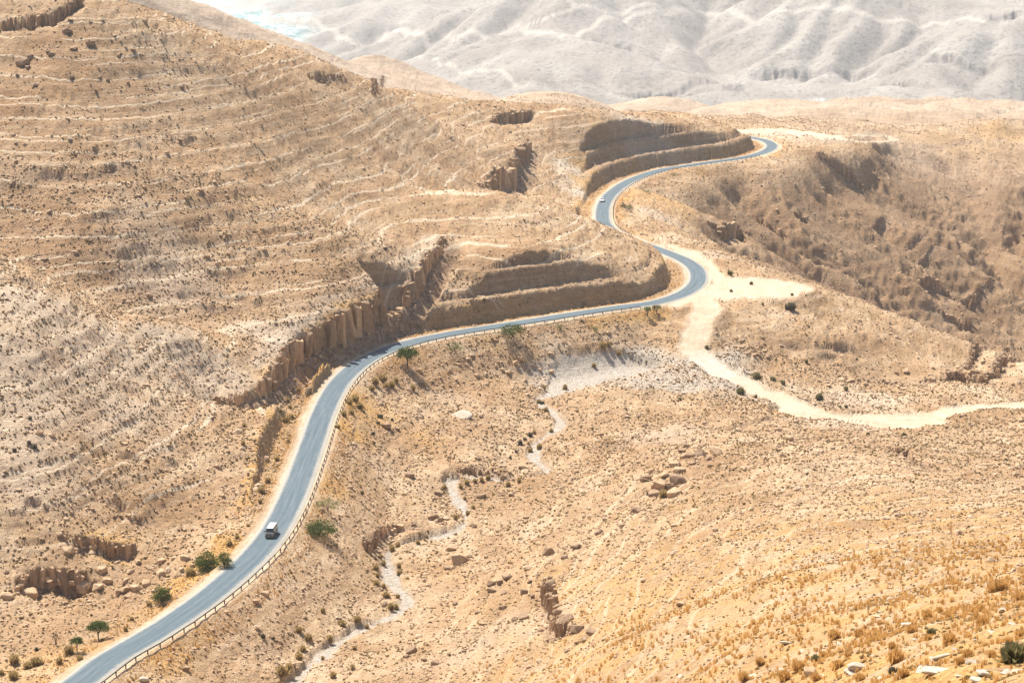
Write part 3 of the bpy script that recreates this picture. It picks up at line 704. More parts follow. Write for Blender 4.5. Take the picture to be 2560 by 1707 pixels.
def ground_material():
    m, t, bs = new_mat('desert_soil'); b = NB(t)
    bs.inputs['Roughness'].default_value = .95
    bs.inputs['Specular IOR Level'].default_value = .1
    big = b.noise(.035, 5, .6); mid = b.noise(.35, 4, .65); fine = b.noise(2.4, 3, .7)
    col = b.ramp(big, [(.3, (.55, .36, .205)), (.5, (.68, .48, .295)), (.7, (.77, .595, .405))])
    col = b.mix(b.mapr(mid, .35, .7), col, b.mix(1.0, col, (.86, .78, .70), 'MULTIPLY'))
    sp0 = b.n('ShaderNodeSeparateXYZ'); b.link(b.pos(), sp0.inputs[0])
    cv0 = b.n('ShaderNodeCombineXYZ'); b.link(b.math('MULTIPLY', sp0.outputs[0], .035), cv0.inputs[0]); b.link(b.math('MULTIPLY', sp0.outputs[1], .035), cv0.inputs[1]); b.link(sp0.outputs[2], cv0.inputs[2])
    st0 = b.noise(.9, 4, .7, cv0.outputs[0])
    col = b.mix(b.math('MULTIPLY', b.mapr(st0, .42, .60, .5, 0), 1.0), col, b.mix(1.0, col, (.60, .52, .46), 'MULTIPLY'))
    col = b.mix(b.math('MULTIPLY', b.mapr(st0, .56, .68, 0, .45), 1.0), col, (.76, .60, .43))
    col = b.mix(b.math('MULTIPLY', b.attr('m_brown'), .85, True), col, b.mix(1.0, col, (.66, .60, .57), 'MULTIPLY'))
    pal = b.ramp(mid, [(.3, (.68, .54, .40)), (.7, (.80, .68, .54))])
    col = b.mix(b.attr('m_pale'), col, pal)
    org = b.ramp(fine, [(.3, (.46, .235, .07)), (.5, (.68, .39, .13)), (.75, (.80, .55, .24))])
    col = b.mix(b.math('MULTIPLY', b.attr('m_orange'), .85), col, org)
    col = b.mix(b.math('MULTIPLY', b.attr('m_cf'), .66), col, (.31, .20, .12))  # darkens the canyon flank: rock colour plus painted shade
    # rock faces with weathered bands
    sp = b.n('ShaderNodeSeparateXYZ'); b.link(b.pos(), sp.inputs[0])
    cv = b.n('ShaderNodeCombineXYZ'); b.link(b.math('MULTIPLY', sp.outputs[0], .25), cv.inputs[0]); b.link(b.math('MULTIPLY', sp.outputs[1], .25), cv.inputs[1]); b.link(b.math('MULTIPLY', sp.outputs[2], 1.6), cv.inputs[2])
    band = b.noise(.8, 5, .7, cv.outputs[0])
    rk = b.ramp(band, [(.3, (.25, .155, .10)), (.48, (.40, .27, .18)), (.62, (.55, .40, .285)), (.75, (.30, .21, .155))])
    cvk = b.n('ShaderNodeCombineXYZ'); b.link(sp.outputs[0], cvk.inputs[0]); b.link(sp.outputs[1], cvk.inputs[1]); b.link(b.math('MULTIPLY', sp.outputs[2], .15), cvk.inputs[2])
    rk = b.mix(b.mapr(b.noise(.8, 4, .7, cvk.outputs[0]), .50, .60, 0, .6), rk, (.13, .08, .05))
    col = b.mix(b.attr('m_rock'), col, rk)
    # stones and low scrub too small to build
    sp1 = b.noise(1.1, 2, .5); sp2 = b.noise(3.0, 2, .5)
    dk = b.math('MULTIPLY', b.mapr(sp1, .60, .68), b.attr('m_speck'))
    col = b.mix(b.math('MULTIPLY', dk, .7), col, (.22, .14, .085))
    col = b.mix(b.math('MULTIPLY', b.mapr(sp2, .62, .7), b.math('MULTIPLY', b.attr('m_speck'), .5)), col, (.78, .68, .56))
    # tracks, dust, gravel
    zt = b.attr('m_zt'); trm = b.attr('m_track')
    cvt = b.n('ShaderNodeCombineXYZ'); b.link(b.math('MULTIPLY', sp0.outputs[0], .013), cvt.inputs[0]); b.link(b.math('MULTIPLY', sp0.outputs[1], .013), cvt.inputs[1]); b.link(b.math('MULTIPLY', zt, .30), cvt.inputs[2])
    for per, off, wd, thr, am in ((3.7, .0, .07, .48, .75), (2.3, .7, .055, .55, .5), (5.3, 1.9, .05, .46, .85)):
        zz_ = b.math('ADD', zt, b.math('MULTIPLY', b.noise(.014, 2, .5), 4.0))
        f_ = b.math('FRACT', b.math('ADD', b.math('DIVIDE', zz_, per), off))
        ln = b.mapr(b.math('ABSOLUTE', b.math('SUBTRACT', f_, .5)), wd * .35, wd, 1, 0)
        mk = b.mapr(b.noise(1.0 + off, 3, .5, cvt.outputs[0]), thr, thr + .06)
        col = b.mix(b.math('MULTIPLY', b.math('MULTIPLY', ln, mk), b.math('MULTIPLY', trm, am)), col, (.84, .68, .49))
    dust = b.ramp(b.noise(.28, 6, .72), [(.3, (.43, .335, .235)), (.5, (.52, .43, .32)), (.7, (.62, .52, .40))])
    col = b.mix(b.attr('m_dirt'), col, dust)
    col = b.mix(b.math('MULTIPLY', b.attr('m_ruts'), .55), col, (.50, .385, .265))
    grv = b.ramp(b.noise(1.0, 5, .85), [(.34, (.38, .31, .235)), (.5, (.58, .50, .41)), (.68, (.70, .64, .56))])
    col = b.mix(b.attr('m_gravel'), col, grv)
    # valley floor and far slopes: pale marl
    fcol = b.ramp(b.noise(.006, 6, .65), [(.3, (.255, .222, .192)), (.5, (.335, .30, .265)), (.7, (.405, .375, .335))])
    fcol = b.mix(b.math('MULTIPLY', b.mapr(b.noise(.09, 3, .6), .53, .61), .7), fcol, (.19, .17, .15))
    fcol = b.mix(b.math('MULTIPLY', b.mapr(b.noise(.022, 5, .7), .5, .62), .4), fcol, (.30, .27, .24))
    fcol = b.mix(b.math('MULTIPLY', b.attr('m_rock'), .8), fcol, (.20, .175, .165))
    col = b.mix(b.attr('m_far'), col, fcol)
    col = b.mix(b.math('MULTIPLY', b.attr('m_farpath'), .6), col, (.62, .56, .48))
    rv = b.ramp(b.noise(.03, 5, .8), [(.42, (.08, .26, .28)), (.52, (.42, .56, .55)), (.62, (.75, .76, .74))])
    col = b.mix(b.attr('m_river'), col, rv)
    b.link(col, bs.inputs['Base Color'])
    h = b.math('ADD', b.math('MULTIPLY', b.noise(.9, 5, .75), .55), b.math('MULTIPLY', b.noise(4, 3, .7), .12))
    smooth = b.math('SUBTRACT', 1.0, b.math('MULTIPLY', b.math('MAXIMUM', b.attr('m_dirt'), b.attr('m_far')), .85), True)
    hf = b.math('MULTIPLY', b.math('ADD', b.noise(.05, 6, .75), b.math('MULTIPLY', b.noise(.2, 3, .7), .3)), b.math('MULTIPLY', b.attr('m_far'), 1.6))
    b.bump(b.math('ADD', b.math('MULTIPLY', h, smooth), hf), 1.0, 2.4, bs)
    return m
M_GROUND = ground_material()

def set_prop(o, label=None, cat=None, group=None, kind=None):
    if label: o['label'] = label
    if cat: o['category'] = cat
    if group: o['group'] = group
    if kind: o['kind'] = kind
    return o

def mesh_np(name, V, Fq, mat, smooth=False, attrs=None, k=4):
    me = bpy.data.meshes.new(name)
    nv, nf = len(V), len(Fq)
    me.vertices.add(nv); me.vertices.foreach_set('co', np.asarray(V, np.float32).ravel())
    me.loops.add(nf * k); me.loops.foreach_set('vertex_index', np.asarray(Fq, np.int32).ravel())
    me.polygons.add(nf); me.polygons.foreach_set('loop_start', np.arange(0, nf * k, k, dtype=np.int32))
    if smooth: me.polygons.foreach_set('use_smooth', np.ones(nf, bool))
    me.update(calc_edges=True)
    if attrs:
        for an, v in attrs.items():
            a = me.attributes.new(an, 'FLOAT', 'POINT'); a.data.foreach_set('value', np.asarray(v, np.float32))
    me.materials.append(mat)
    o = bpy.data.objects.new(name, me); COL.objects.link(o)
    return o

V = np.stack([XM.ravel(), YM.ravel(), ZM.ravel()], 1)
idx = np.arange(NC * NR).reshape(NC, NR)
Q = np.stack([idx[:-1, :-1], idx[1:, :-1], idx[1:, 1:], idx[:-1, 1:]], -1).reshape(-1, 4)
speck = np.clip((1 - far) * (1 - MM['dirt'].ravel()) * (.55 + .6 * n2), 0, 1)
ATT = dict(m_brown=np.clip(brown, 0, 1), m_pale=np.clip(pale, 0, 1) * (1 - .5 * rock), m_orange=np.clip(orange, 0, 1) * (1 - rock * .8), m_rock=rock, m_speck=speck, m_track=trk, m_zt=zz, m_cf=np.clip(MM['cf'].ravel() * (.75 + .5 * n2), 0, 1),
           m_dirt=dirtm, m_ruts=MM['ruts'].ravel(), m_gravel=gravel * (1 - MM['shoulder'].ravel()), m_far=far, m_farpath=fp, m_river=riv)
qr = RMf[Q].max(1)
for nm, sel in (('desert_ground', qr < 1900), ('valley_hills', qr >= 1900)):
    q = Q[sel]; used = np.unique(q); rem = np.full(len(V), -1, np.int64); rem[used] = np.arange(len(used))
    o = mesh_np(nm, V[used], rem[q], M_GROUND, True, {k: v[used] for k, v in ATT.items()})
    set_prop(o, kind='structure')
# ------------------------------------------------------------------ asphalt road
def ribbon(PL, offs, zoff, name, mat, attr=True):
    T = np.gradient(PL[:, :2], axis=0); T /= np.linalg.norm(T, axis=1)[:, None]
    Nn = np.stack([T[:, 1], -T[:, 0]], 1)           # right hand side
    arc = np.concatenate([[0], np.cumsum(np.linalg.norm(np.diff(PL[:, :2], axis=0), axis=1))])
    V = []; ac = []; al = []
    for j, (o, zo) in enumerate(zip(offs, zoff)):
        jit = 0 if abs(o) < 2.6 else .16 * vnoise(arc, arc * 0 + j, 2.2, 3) + .22 * vnoise(arc, arc * 0 + j, 11, 5)
        oo = o + (jit if abs(o) < 3.5 else 0)
        V.append(np.stack([PL[:, 0] + Nn[:, 0] * oo, PL[:, 1] + Nn[:, 1] * oo, PL[:, 2] + zo], 1)); ac.append(np.full(len(PL), o)); al.append(arc)
    m, n = len(offs), len(PL)
    V = np.stack(V).reshape(-1, 3); idx = np.arange(m * n).reshape(m, n)
    Q = np.stack([idx[:-1, :-1], idx[:-1, 1:], idx[1:, 1:], idx[1:, :-1]], -1).reshape(-1, 4)
    return mesh_np(name, V, Q[:, ::-1], mat, False, dict(across=np.concatenate(ac), along=np.concatenate(al)))

def asphalt_material():
    m, t, bs = new_mat('worn_asphalt'); b = NB(t)
    bs.inputs['Roughness'].default_value = .9; bs.inputs['Specular IOR Level'].default_value = .15
    ac = b.attr('across'); al = b.attr('along')
    cv = b.n('ShaderNodeCombineXYZ'); b.link(ac, cv.inputs[0]); b.link(b.math('MULTIPLY', al, .03), cv.inputs[1])
    streak = b.noise(1.6, 5, .65, cv.outputs[0])
    cv2 = b.n('ShaderNodeCombineXYZ'); b.link(b.math('MULTIPLY', ac, 2.0), cv2.inputs[0]); b.link(b.math('MULTIPLY', al, .25), cv2.inputs[1])
    st2 = b.noise(1.2, 4, .7, cv2.outputs[0])
    col = b.ramp(streak, [(.3, (.09, .125, .15)), (.5, (.13, .17, .195)), (.72, (.20, .235, .25))])
    col = b.mix(b.math('MULTIPLY', b.mapr(st2, .35, .7), .5), col, (.085, .115, .14))
    # oil-darkened middle of the lanes and the crown seam
    seam = b.mapr(b.math('ABSOLUTE', b.math('ADD', ac, b.math('MULTIPLY', b.math('SUBTRACT', b.noise(.08, 2), .5), .5))), 0, .14, .75, 0)
    col = b.mix(b.math('MULTIPLY', seam, b.mapr(b.noise(.15, 2), .35, .6)), col, (.06, .075, .09))
    lane = b.mapr(b.math('ABSOLUTE', b.math('SUBTRACT', b.math('ABSOLUTE', ac), 1.5)), 0, .6, .3, 0)
    col = b.mix(b.math('MULTIPLY', lane, b.mapr(b.noise(.05, 3), .35, .65)), col, (.085, .11, .135))
    edge = b.mapr(b.math('ADD', b.math('ABSOLUTE', ac), b.math('MULTIPLY', b.noise(.7, 4, .7), .9)), 2.7, 3.4)
    col = b.mix(b.math('MULTIPLY', edge, .8), col, (.44, .40, .34))
    fine = b.noise(9, 2, .6)
    col = b.mix(.25, col, b.ramp(fine, [(.3, .12), (.7, .5)]), 'SOFT_LIGHT')
    b.link(col, bs.inputs['Base Color'])
    b.bump(b.noise(14, 3, .7), .35, .03, bs)
    return m
rd = spline([P(x, y, z=0) for x, y in road_px], 1.5)
HWR = 3.15
road = ribbon(rd, [-HWR - .35, -HWR, -2.5, -1.5, -.5, .5, 1.5, 2.5, HWR, HWR + .35], [-.14, .02, .035, .05, .06, .06, .05, .035, .02, -.14], 'road', asphalt_material())
set_prop(road, kind='structure')
# repair patches: pale filled strips across the carriageway
T_ = np.gradient(rd[:, :2], axis=0); T_ /= np.linalg.norm(T_, axis=1)[:, None]
N_ = np.stack([T_[:, 1], -T_[:, 0]], 1)
def road_at(px, py):
    p = P(px, py, z=0)
    i = int(np.argmin((rd[:, 0] - p[0]) ** 2 + (rd[:, 1] - p[1]) ** 2))
    off = float((p[:2] - rd[i, :2]) @ N_[i])
    return i, off

def simple(name, col, rough=.6, metal=0.0, var=.12, scale=8, spec=None):
    m, t, bs = new_mat(name); b = NB(t)
    tc = b.n('ShaderNodeTexCoord')
    f = b.noise(scale, 4, .6, tc.outputs['Object'])
    lo = tuple(c * (1 - var) for c in col); hi = tuple(min(1, c * (1 + var)) for c in col)
    b.link(b.ramp(f, [(.3, lo), (.7, hi)]), bs.inputs['Base Color'])
    bs.inputs['Roughness'].default_value = rough; bs.inputs['Metallic'].default_value = metal
    if spec is not None: bs.inputs['Specular IOR Level'].default_value = spec
    return m

def mesh(name, verts, faces, mat, parent=None, smooth=False, loc=None):
    me = bpy.data.meshes.new(name); me.from_pydata([tuple(v) for v in verts], [], faces)
    if isinstance(mat, list):
        for m_ in mat: me.materials.append(m_)
    else: me.materials.append(mat)
    if smooth: me.polygons.foreach_set('use_smooth', [True] * len(me.polygons))
    me.update()
    o = bpy.data.objects.new(name, me); COL.objects.link(o)
    if parent: o.parent = parent
    if loc is not None: o.location = loc
    return o

def empty(name, loc, rz=0.0):
    o = bpy.data.objects.new(name, None); COL.objects.link(o); o.location = loc; o.rotation_euler = (0, 0, rz)
    o.empty_display_size = .3
    return o

class MBx:
    def __init__(s): s.v = []; s.f = []
    def add(s, v, f):
        k = len(s.v); s.v += [tuple(p) for p in v]; s.f += [tuple(i + k for i in q) for q in f]; return s
    def box(s, x0, x1, y0, y1, z0, z1):
        return s.add([(x0, y0, z0), (x1, y0, z0), (x1, y1, z0), (x0, y1, z0), (x0, y0, z1), (x1, y0, z1), (x1, y1, z1), (x0, y1, z1)],
                     [(0, 3, 2, 1), (4, 5, 6, 7), (0, 1, 5, 4), (1, 2, 6, 5), (2, 3, 7, 6), (3, 0, 4, 7)])
    def tube(s, pts, rad, n=6):
        rings = []
        for i, p in enumerate(pts):
            p = Vector(p); a = Vector(pts[max(i - 1, 0)]); c = Vector(pts[min(i + 1, len(pts) - 1)])
            t = (c - a).normalized(); u = t.orthogonal().normalized(); w_ = t.cross(u)
            r = rad[i] if hasattr(rad, '__len__') else rad
            rings.append([p + (u * math.cos(2 * math.pi * j / n) + w_ * math.sin(2 * math.pi * j / n)) * r for j in range(n)])
        v = [q for r_ in rings for q in r_]; f = []
        for i in range(len(pts) - 1):
            for j in range(n):
                f.append((i * n + j, i * n + (j + 1) % n, (i + 1) * n + (j + 1) % n, (i + 1) * n + j))
        f.append(tuple(range(n))[::-1]); f.append(tuple(range((len(pts) - 1) * n, len(pts) * n)))
        return s.add(v, f)
    def loft(s, rings, caps=True):
        n = len(rings[0]); v = [q for r_ in rings for q in r_]; f = []
        for i in range(len(rings) - 1):
            for j in range(n):
                f.append((i * n + j, i * n + (j + 1) % n, (i + 1) * n + (j + 1) % n, (i + 1) * n + j))
        if caps: f.append(tuple(range(n))[::-1]); f.append(tuple(range((len(rings) - 1) * n, len(rings) * n)))
        return s.add(v, f)
    def cyl(s, c, axis, r, h, n=16, r2=None):
        c = Vector(c); a = Vector(axis).normalized()
        u = a.orthogonal().normalized(); w_ = a.cross(u); r2 = r if r2 is None else r2
        R = [[c + a * hh + (u * math.cos(2 * math.pi * j / n) + w_ * math.sin(2 * math.pi * j / n)) * rr for j in range(n)] for hh, rr in ((-h / 2, r), (h / 2, r2))]
        return s.loft(R)
    def build(s, name, mat, parent=None, smooth=False): return mesh(name, s.v, s.f, mat, parent, smooth)

# ------------------------------------------------------------------ guardrails
M_STEEL = simple('weathered_steel', (.085, .08, .072), .8, 0, .25, 3)
M_POST = simple('rusty_post', (.09, .075, .06), .8, 0, .25, 3)
def guardrail(a_px, b_px, off, label):
    i0, _ = road_at(*a_px); i1, _ = road_at(*b_px)
    arc = np.concatenate([[0], np.cumsum(np.linalg.norm(np.diff(rd[:, :2], axis=0), axis=1))])
    s0, s1 = arc[i0], arc[i1]; n = int(round((s1 - s0) / 3.8))
    ss = np.linspace(s0, s1, n + 1)
    X_ = np.interp(ss, arc, rd[:, 0] + N_[:, 0] * off); Y_ = np.interp(ss, arc, rd[:, 1] + N_[:, 1] * off)
    Zg = Hs(X_, Y_)
    root = empty('guardrail', (X_[0], Y_[0], Zg[0]))
    set_prop(root, label, 'guardrail', 'steel guardrails along the asphalt road')
    o0 = Vector(root.location)
    pm = MBx(); pm.box(-.07, .07, -.09, .09, -.5, .74); pm.box(-.05, .05, -.14, -.09, .45, .68)
    post_me = None
    prof = [(0, .0), (.05, .05), (.0, .10), (.0, .14), (.05, .19), (0, .24), (-.03, .24), (-.03, .0)]
    for i in range(n + 1):
        ang = math.atan2(Y_[min(i + 1, n)] - Y_[max(i - 1, 0)], X_[min(i + 1, n)] - X_[max(i - 1, 0)])
        if post_me is None:
            p = pm.build('post', M_POST, root); post_me = p.data
        else:
            p = bpy.data.objects.new('post', post_me); COL.objects.link(p); p.parent = root
        p.location = Vector((X_[i], Y_[i], Zg[i])) - o0
        p.rotation_euler = (random.gauss(0, .02), random.gauss(0, .02), ang)
        p.scale = (1, 1, 1 + random.uniform(-.02, .05))
    for i in range(n):
        a = Vector((X_[i], Y_[i], Zg[i] + .5)); c = Vector((X_[i + 1], Y_[i + 1], Zg[i + 1] + .5))
        t = (c - a).normalized(); sd = Vector((t.y, -t.x, 0)).normalized() * -1
        c = c + t * .02
        rings = [[q + sd * (yy + .12) + Vector((0, 0, zz_ + random.uniform(-.003, .003))) - o0 for yy, zz_ in prof] for q in (a - t * .02, c)]
        MBx().loft(rings).build('rail', M_STEEL, root)
    return root
guardrail((100, 1760), (1578, 765), 4.35, 'long dark steel guardrail along the valley edge of the lower road past the van')
guardrail((1553, 590), (1912, 392), 4.3, 'far dark steel guardrail inside the upper bend beside the white car')

mp = on_ground(672, 1440)
r_ = empty('marker_post', mp); set_prop(r_, 'lone short grey marker post below the guardrail near the van', 'marker post')
MBx().box(-.06, .06, -.06, .06, -.2, 1.0).build('post', simple('grey_paint', (.35, .34, .32), .7), r_)
MBx().box(-.11, .11, -.075, -.065, .72, .98).build('reflector', simple('dark_plate', (.12, .12, .12), .5), r_)

# ------------------------------------------------------------------ telling alike things apart by what they stand next to
MARKS = [('the largest valley block', 1148, 1404), ('the round dark boulder', 1080, 1298), ('the wide pale slab', 1152, 1044), ('the minibus', 679, 1320), ('the two dark green bushes', 540, 1400), ('the round green bush', 798, 1318), ('the small green tree', 246, 1570),
         ('the roadside hollow', 150, 1470), ('the domed outcrop rock', 1688, 1238), ('the tall upright block', 1376, 1465), ('the white rock heap', 2147, 1674), ('the large olive bush', 2533, 1640), ('the dark knoll shrub', 1978, 770), ('the gorge', 2300, 965),
         ('the guardrail bend acacia', 1019, 890), ('the wide guardrail acacia', 1280, 830), ('the dark square block', 1030, 1629), ('the pale flat', 1760, 900), ('the small rounded olive shrub', 2329, 1582), ('the grey olive shrub', 2038, 1650),
         ('the bottom left tree pair', 215, 1600), ('the cut bank of the wash', 1195, 1190), ('the curved eroded bank', 985, 1340), ('the marker post', 672, 1440), ('the guardrail end', 1580, 770), ('the rubble heap', 1880, 873), ('the columned hilltop cliff', 90, 50), ('the lone pale pointed boulder', 176, 348), ('the dark boulder under the ledge', 403, 1480)]
ALIKE = []
def finish_labels():
    by = {}
    for o, x, y, sz, base_ in ALIKE: by.setdefault(o.get('group', base_), []).append((o, x, y, sz, base_))
    for g, L_ in by.items():
        ss = sorted(q[3] for q in L_); a_, b_ = ss[len(ss) // 3], ss[(2 * len(ss)) // 3]
        for o, x, y, sz, base_ in L_:
            mk = min(MARKS, key=lambda m_: (m_[1] - x) ** 2 + (m_[2] - y) ** 2); dx, dy = x - mk[1], y - mk[2]; dd = math.hypot(dx, dy)
            ang = math.degrees(math.atan2(-dy, dx)) % 360
            dr = ['right of', 'above right of', 'above', 'above left of', 'left of', 'below left of', 'below', 'below right of'][int(((ang + 22.5) % 360) // 45)]
            ds_ = 'close' if dd < 35 else 'just' if dd < 75 else 'a little' if dd < 140 else 'well'
            szw = 'small' if sz < a_ else 'medium' if sz < b_ else 'large'
            lb = f'{szw} {base_}, {ds_} {dr} {mk[0]}'
            if len(lb.split()) > 16: lb = f'{szw} {base_}, {dr} {mk[0]}'
            o['label'] = lb

def split_same():
    by = {}
    for o, x, y, sz, base_ in ALIKE: by.setdefault(o['label'], []).append((x, y, o))
    words = {2: ['left-hand', 'right-hand'], 3: ['left-hand', 'middle', 'right-hand'], 4: ['leftmost', 'second-from-left', 'second-from-right', 'rightmost'],
             5: ['leftmost', 'second-from-left', 'middle', 'second-from-right', 'rightmost'], 6: ['leftmost', 'second-from-left', 'third-from-left', 'third-from-right', 'second-from-right', 'rightmost']}
    for lb, L_ in by.items():
        if len(L_) in words:
            for w_, (x, y, o) in zip(words[len(L_)], sorted(L_, key=lambda q: q[0])):
                nl = w_ + ' ' + lb
                if len(nl.split()) > 16: nl = nl.replace(', a little ', ', ').replace(', well ', ', ').replace(', just ', ', ').replace(', close ', ', ')
                if len(nl.split()) <= 16: o['label'] = nl

# ------------------------------------------------------------------ vehicles
M_WHITE = simple('white_paint', (.80, .81, .80), .25, 0, .02, 2, .5)
M_VANSHADE = simple('shaded_grey_body', (.16, .16, .155), .3, .3, .03, 2)  # grey van body, darkened to carry the shade of front and sides
M_GLASS = simple('dark_glass', (.02, .025, .03), .06, 0, .1, 2, .8)
M_BLACK = simple('black_plastic', (.03, .03, .03), .6)
M_TYRE = simple('tyre_rubber', (.025, .025, .025), .85)
M_RIM = simple('grey_rim', (.42, .43, .44), .35, .6)
M_LAMP = simple('clear_lamp', (.75, .77, .78), .1, 0, .05, 20, .9)
M_AMBER = simple('amber_lamp', (.75, .28, .04), .2)
M_PLATE = simple('white_plate', (.75, .75, .72), .4)
def wheel(root, x, y, r, w_):
    wv = empty('wheel', (x, y, r)); wv.parent = root
    R = []
    for yy, rr in ((-w_ / 2, r * .88), (-w_ / 2 + .03, r), (w_ / 2 - .03, r), (w_ / 2, r * .88)):
        R.append([(rr * math.cos(2 * math.pi * j / 20), yy, rr * math.sin(2 * math.pi * j / 20)) for j in range(20)])
    MBx().loft(R).build('tyre', M_TYRE, wv, True)
    sg = 1 if y > 0 else -1
    mb = MBx().cyl((0, sg * (w_ / 2 + .004), 0), (0, 1, 0), r * .62, .02, 16)
    mb.cyl((0, sg * (w_ / 2 + .022), 0), (0, 1, 0), r * .2, .03, 10)
    mb.build('rim', M_RIM, wv)
    return wv
def ring(x, w_, wt, zb, zm, zt, x2=None):
    xt = x if x2 is None else x2
    h = [(w_ - .06, zb), (w_, zb + .08), (w_, zm), (wt, zt - .07), (wt - .09, zt)]
    return [(x if i < 3 else xt, y, z) for i, (y, z) in enumerate(h)] + [(x if i < 3 else xt, -y, z) for i, (y, z) in reversed(list(enumerate(h)))]
def quad(a, b_, c, d_, name, mat, root, th=.012):
    a, b_, c, d_ = map(Vector, (a, b_, c, d_)); nn = (b_ - a).cross(d_ - a).normalized() * th
    v = [a, b_, c, d_, a + nn, b_ + nn, c + nn, d_ + nn]
    return mesh(name, v, [(0, 3, 2, 1), (4, 5, 6, 7), (0, 1, 5, 4), (1, 2, 6, 5), (2, 3, 7, 6), (3, 0, 4, 7)], mat, root)
def place_on_road(root, px, py, flip=True):
    i, off = road_at(px, py)
    t = T_[i]; ang = math.atan2(t[1], t[0]) + (math.pi if flip else 0)
    root.location = (rd[i, 0] + N_[i, 0] * off, rd[i, 1] + N_[i, 1] * off, .055)
    root.rotation_euler = (0, 0, ang)

def van():
    r = empty('minibus', (0, 0, 0))
    set_prop(r, 'minibus with shade-darkened grey body and white roof driving down the lower road towards the viewer', 'minibus')
    # x forward; nose at +2.35
    st = [ring(2.36, .62, .60, .42, .62, .80), ring(2.30, .80, .76, .30, .80, 1.02), ring(2.15, .84, .80, .26, 1.00, 1.14), ring(1.98, .85, .80, .25, 1.05, 1.22),
          ring(1.42, .85, .72, .25, 1.08, 1.90), ring(1.15, .85, .72, .25, 1.08, 1.99), ring(0.2, .85, .72, .25, 1.08, 2.03), ring(-1.8, .85, .72, .25, 1.08, 2.02),
          ring(-2.22, .84, .71, .27, 1.08, 1.97), ring(-2.34, .81, .66, .32, 1.06, 1.86)]
    MBx().loft(st).build('body', M_VANSHADE, r)
    MBx().loft([[(x_, w_, 2.0 + dz_), (x_, -w_, 2.0 + dz_), (x_, -w_ * .93, 2.035 + dz_), (x_, w_ * .93, 2.035 + dz_)] for x_, w_, dz_ in ((1.42, .60, -.10), (1.15, .66, -.01), (.2, .68, .03), (-1.8, .68, .02), (-2.22, .66, -.03))]).build('roof', M_WHITE, r)
    quad((1.995, -.70, 1.235), (1.995, .70, 1.235), (1.445, .62, 1.885), (1.445, -.62, 1.885), 'windscreen', M_GLASS, r, .02)
    quad((-2.345, .62, 1.15), (-2.345, -.62, 1.15), (-2.345, -.56, 1.72), (-2.345, .56, 1.72), 'rear_window', M_GLASS, r, .015)
    def side(x0, x1, nm='side_window', x0t=None):
        x0t = x0 if x0t is None else x0t
        for s_ in (1, -1):
            def y(z): return (.85 + (z - 1.08) / (1.95 - 1.08) * (.72 - .85)) + .006
            pts = [(x0, s_ * y(1.16), 1.16), (x1, s_ * y(1.16), 1.16), (x1, s_ * y(1.72), 1.72), (x0t, s_ * y(1.72), 1.72)]
            if s_ > 0: pts = [pts[1], pts[0], pts[3], pts[2]]
            quad(*pts, nm, M_GLASS, r, .01)
    side(.98, 1.72, x0t=.98) if False else None
    side(.15, .85); side(-.95, .05); side(-2.1, -1.05)
    for s_ in (1, -1):
        def y(z): return (.85 + (z - 1.08) / (1.95 - 1.08) * (.72 - .85)) + .006
        pts = [(.95, s_ * y(1.16), 1.16), (1.80, s_ * y(1.16), 1.16), (1.38, s_ * y(1.72), 1.72), (.95, s_ * y(1.72), 1.72)]
        if s_ > 0: pts = [pts[1], pts[0], pts[3], pts[2]]
        quad(*pts, 'side_window', M_GLASS, r, .01)
        quad((2.315, s_ * .52 - .19, .74), (2.315, s_ * .52 + .19, .74), (2.275, s_ * .52 + .19, .94), (2.275, s_ * .52 - .19, .94), 'headlight', M_LAMP, r, .04)
        quad((2.33, s_ * .66 - .07, .56), (2.33, s_ * .66 + .07, .56), (2.33, s_ * .66 + .07, .64), (2.33, s_ * .66 - .07, .64), 'indicator', M_AMBER, r, .03)
        m_ = MBx().box(1.72, 1.80, s_ * .87 - .03, s_ * .87 + .03, 1.20, 1.24); m_.box(1.70, 1.80, s_ * .99 - .09, s_ * .99 + .09, 1.16, 1.44); m_.build('mirror', M_BLACK, r)
        MBx().box(-.9, 1.9, s_ * .862 - .006, s_ * .862 + .006, .62, .68).build('side_trim', M_BLACK, r)
    quad((2.335, -.30, .76), (2.335, .30, .76), (2.30, .30, .90), (2.30, -.30, .90), 'grille', M_BLACK, r, .03)
    MBx().loft([[(2.30, .83, .32), (2.44, .60, .30), (2.44, -.60, .30), (2.30, -.83, .32)], [(2.30, .84, .58), (2.46, .62, .56), (2.46, -.62, .56), (2.30, -.84, .58)]]).build('bumper', M_VANSHADE, r)
    MBx().box(2.455, 2.47, -.45, .45, .36, .46).build('air_intake', M_BLACK, r)
    MBx().box(2.47, 2.48, -.26, .26, .48, .55).build('number_plate', M_PLATE, r)
    quad((2.16, -.6, 1.15), (2.16, .6, 1.15), (2.02, .6, 1.21), (2.02, -.6, 1.21), 'wiper_cowl', M_BLACK, r, .02)
    for x in (1.50, -1.40):
        for s_ in (1, -1):
            wheel(r, x, s_ * .76, .33, .20)
            MBx().cyl((x, s_ * .845, .36), (0, 1, 0), .39, .02, 20).build('wheel_arch', M_BLACK, r)
    place_on_road(r, 679, 1338)
    return r
van()
